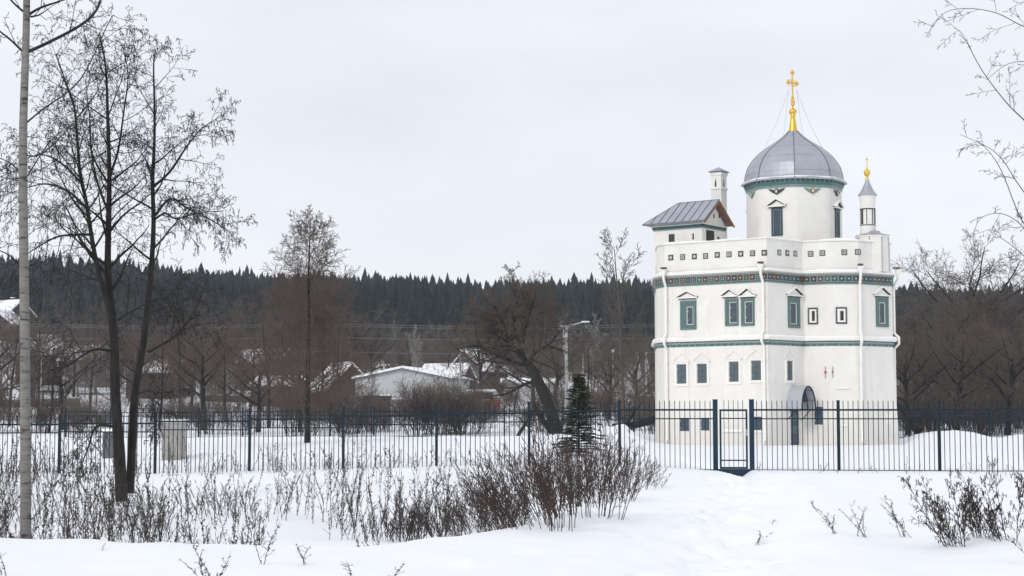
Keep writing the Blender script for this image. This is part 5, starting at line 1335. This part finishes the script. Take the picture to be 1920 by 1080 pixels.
o = link_obj('dry_weeds', weed_mesh('dry_weeds', pts, hh_, 'weed')); tag(o, 'sparser dead weeds on the snow slope up to the fence', 'weeds', kind='stuff')
def d3():
    px = rw.uniform(1160, 1960); Y = rw.uniform(47.5, 51); return px, Y, .6
pts, hh_ = scatter(36, d3, (.12, .45))
o = link_obj('dry_weeds', weed_mesh('dry_weeds', pts, hh_, 'weed')); tag(o, 'low weed tips poking from the snow along the foot of the right fence', 'weeds', kind='stuff')
# countable weed clumps
def clump(px, py, n, h, spread, label, lean=(0, 0), group=None):
    Y = CAMZ * FPX / (py - 789)
    for _ in range(30):
        x = (px - 960) / FPX * Y; Y = (CAMZ - hz(x, Y)) * FPX / (py - 789)
    x = (px - 960) / FPX * Y; loc = Vector((x, Y, hz(x, Y)))
    pts = [(rw.randn() * spread, rw.randn() * spread * .6, 0) for _ in range(n)]; pts = [(a, b, hz(x + a, Y + b) - loc.z) for a, b, _ in pts]
    o = link_obj('weed_clump', weed_mesh('weed_clump', pts, [h * rw.uniform(.6, 1.1) for _ in pts], 'weed', lean)); o.location = loc; tag(o, label, 'weed', group)
clump(1560, 998, 3, .38, .05, 'short leaning weed alone in the snow, leftmost of the right foreground row', (-.5, 0))
clump(1612, 1004, 4, .55, .05, 'upright pointed weed in the snow, second from left in the right foreground', (-.1, 0))
clump(1695, 1010, 4, .5, .06, 'weed bent far to the left in the right foreground snow', (-.6, 0))
clump(1728, 980, 1, .55, .02, 'single bare stalk leaning right in the right foreground snow', (.2, 0))
clump(1975, 1050, 4, .6, .2, 'weeds just past the right frame edge', (-.6, 0))
clump(495, 1055, 2, .40, .02, 'small upright weed poking from the snow road left of centre', (.2, 0))
clump(575, 1055, 2, .26, .02, 'tiny dark weed on the snow road at centre left', (-.05, 0))
clump(405, 1110, 4, .42, .03, 'blurred weed tips rising from the bottom edge left of centre', (0, 0))
clump(195, 1030, 1, .1, .02, 'very small weed tip on the snow road at left', (0, 0))
clump(30, 1075, 2, .45, .1, 'thin straws at the lower left corner', (-.3, 0))
clump(660, 1090, 1, .2, .03, 'thin straw at the bottom edge near the centre', (-.4, 0))
clump(730, 1095, 1, .2, .03, 'second thin straw at the bottom edge near the centre', (.3, 0))
clump(1415, 1020, 2, .22, .02, 'pale broken straw beside the trodden path', (.2, 0))
clump(1448, 985, 1, .12, .02, 'tiny stub of weed right of the trodden path', (0, 0))

S_FAN = dict(n=[7, 4, 3], wob=[.07, .16, .2], trop=[.04, .06, 0], k=[15, 5], start=[.15, .2], ang=[34, 36], rr=[.55, .6], ratio=[.26, .45], rmin=.0028, wood=1, shape=[.5, .3], tip=[.35, .4, .6], bud=2, budsize=.03, pbud=.8)
for px, py, n_, h_, sp_, ln, lab, sd_ in ((1790, 1022, 7, .92, .14, (-.25, 0), 'large branching weed clump, biggest on the right snow slope', 401), (1828, 1004, 6, .72, .16, (-.12, 0), 'dense middle weed clump beside the biggest one at right', 402),
                                     (1886, 1012, 5, .95, .12, (-.28, 0), 'tall slanting weed clump near the right frame edge', 403), (1925, 930, 6, .6, .16, (-.2, 0), 'weed clump at the right frame edge below the fence', 404)):
    Y = CAMZ * FPX / (py - 789)
    for _ in range(30): Y = .5 * Y + .5 * (CAMZ - hz((px - 960) / FPX * Y, Y)) * FPX / (py - 789)
    shrub('weed_clump', n_, h_, sp_, sd_, 'weed', S_FAN, lab, 'weed', None, place(px, Y), ln, r0=.0075)
# thicket: shrubs leaning left below the spruce
S_TH = dict(n=[6, 4, 3], wob=[.07, .14, .2], trop=[.03, .05, 0], k=[8, 3], start=[.25, .2], ang=[24, 26], rr=[.55, .6], ratio=[.32, .5], rmin=.0034, wood=1, shape=[.3, .3], tip=[.35, .4, .6])
def thicket(px, py, n, h, sp, lean, m_, label, seed):
    Y = 28.0
    for _ in range(40):
        x = (px - 960) / FPX * Y; Y = .5 * Y + .5 * min(50, max(21.5, (CAMZ - hz(x, Y)) * FPX / (py - 789)))
    shrub('bare_shrub', int(n * .40), h * .72, sp, seed, m_, S_TH, label, 'shrub', None, place(px, Y), lean, r0=.0065)
for a in [(740, 1012, 55, .8, .45, (.05, 0), 'weed', 'low dark shrub mound at the lip of the ditch, left end of the thicket', 301),
          (790, 1015, 60, .95, .45, (-.05, 0), 'weed', 'dark rounded shrub second from the left end of the thicket', 302),
          (860, 1012, 50, .95, .4, (-.25, 0), 'bush', 'shrub with stems slanting left in the left half of the thicket', 303),
          (930, 990, 95, 1.25, .55, (-.35, 0), 'bush', 'dense slanting shrub in the middle of the thicket', 304),
          (1010, 985, 120, 1.35, .6, (-.30, 0), 'bush', 'densest brown shrub at the heart of the thicket', 305),
          (1080, 965, 120, 1.5, .65, (-.15, 0), 'bush', 'tall reddish brown shrub directly below the spruce', 306),
          (1140, 940, 70, 1.3, .6, (.05, 0), 'bush', 'right-leaning shrub at the right side of the thicket', 307),
          (1195, 915, 40, 1.0, .5, (.25, 0), 'bush', 'outermost thin shrub at the right end of the thicket', 308),
          (1105, 900, 70, 1.5, .7, (.1, 0), 'twigr', 'reddish shrub at the foot of the spruce in front of the fence', 309),
          (990, 905, 45, 1.3, .8, (-.1, 0), 'bush', 'open shrub reaching up before the fence left of the spruce', 310),
          (1170, 890, 30, 1.2, .7, (.15, 0), 'bush', 'thin shrub touching the fence post right of the spruce', 311)]: thicket(*a)
for (px, py, n_, h_, lab) in ((530, 893, 26, .85, 'dark shrubby weed bunch against the fence left of centre'), (430, 893, 18, .7, 'smaller weed bunch against the fence near the third post'), (628, 895, 10, .6, 'little upright weed bunch beside the fence post at centre left'),
                          (765, 875, 16, .55, 'weed bunch at the fence below the long white house'), (665, 930, 16, .7, 'weed bunch on the snow slope at centre'), (880, 880, 4, .8, 'two crossing thin stalks before the fence at centre')):
    Y = 53.6 if py < 900 else 44
    x = (px - 960) / FPX * Y; loc = Vector((x, Y - .8, hz(x, Y - .8)))
    pts = [(rw.randn() * .45, rw.randn() * .25, 0) for _ in range(n_)]; pts = [(a, b, hz(x + a, Y - .8 + b) - loc.z) for a, b, _ in pts]
    o = link_obj('weed_clump', weed_mesh('weed_clump', pts, [h_ * rw.uniform(.6, 1.2) for _ in pts], 'weed', (.05, 0))); o.location = loc; tag(o, lab, 'weed')
print('objects', len(bpy.data.objects))

# ------------------------------------------------------------------ haze
m = MB(); m.box((0, 1030, 40), (3400, 2420, 92), 'snow'); hzo = m.build('haze'); tag(hzo, 'thin pale winter haze over the whole place', 'haze', kind='stuff')
hm_ = bpy.data.materials.new('haze_air'); hm_.use_nodes = True; t_ = hm_.node_tree; t_.nodes.clear()
ho = t_.nodes.new('ShaderNodeOutputMaterial'); pv = t_.nodes.new('ShaderNodeVolumePrincipled'); pv.inputs['Color'].default_value = (.80, .88, 1, 1); pv.inputs['Density'].default_value = 0.00022
t_.links.new(pv.outputs[0], ho.inputs['Volume']); hzo.data.materials.clear(); hzo.data.materials.append(hm_)
# ------------------------------------------------------------------ labels for repeats
def relabel(group, fmt, marks):
    o = [q for q in bpy.data.objects if q.get('group') == group and q.parent is None]
    seg = {}
    for q in o:
        px = 960 + FPX * q.location.x / q.location.y; k = min(range(len(marks)), key=lambda i: abs(marks[i][0] - px)); seg.setdefault(k, []).append((px, q))
    ordn = ['leftmost', 'second', 'third', 'fourth', 'fifth', 'sixth', 'seventh', 'eighth', 'ninth', 'tenth', 'eleventh', 'twelfth', '13th', '14th', '15th', '16th', '17th', '18th', '19th', '20th', '21st', '22nd', '23rd', '24th', '25th', '26th', '27th', '28th', '29th', '30th']
    for k, l in seg.items():
        l.sort(key=lambda a: a[0])
        for i, (px, q) in enumerate(l):
            w1 = ordn[min(i, 29)] + ('' if i == 0 else ' from left'); w1 = 'only' if len(l) == 1 else w1
            q['label'] = (w1 + ' ' + fmt + ' ' + marks[k][1])
MK = [(40, 'beyond the pale tree trunk'), (130, 'between pale tree and alder'), (225, 'behind the alder trunks'), (330, 'behind the grey concrete box'), (420, 'between alder and larch'), (510, 'just left of the larch'), (577, 'behind the larch'), (650, 'just right of the larch'),
      (720, 'left of the long house'), (800, 'below the long white house'), (890, 'by the white van'), (980, 'under the leaning willow'), (1060, 'by the tall street lamp'), (1120, 'between lamp and chapel'), (1200, 'at the left chapel corner'),
      (1710, 'at the right chapel corner'), (1790, 'beyond the right snow bank'), (1870, 'past the right snow bank end'), (1950, 'at the right frame edge')]
relabel(GS, 'brown shrub past the far fence,', MK)
relabel(G1, 'brown bare tree of the left grove,', MK)
relabel(G2, 'grey-brown scrub tree,', MK)
relabel(G3, 'dark spreading willow,', MK)
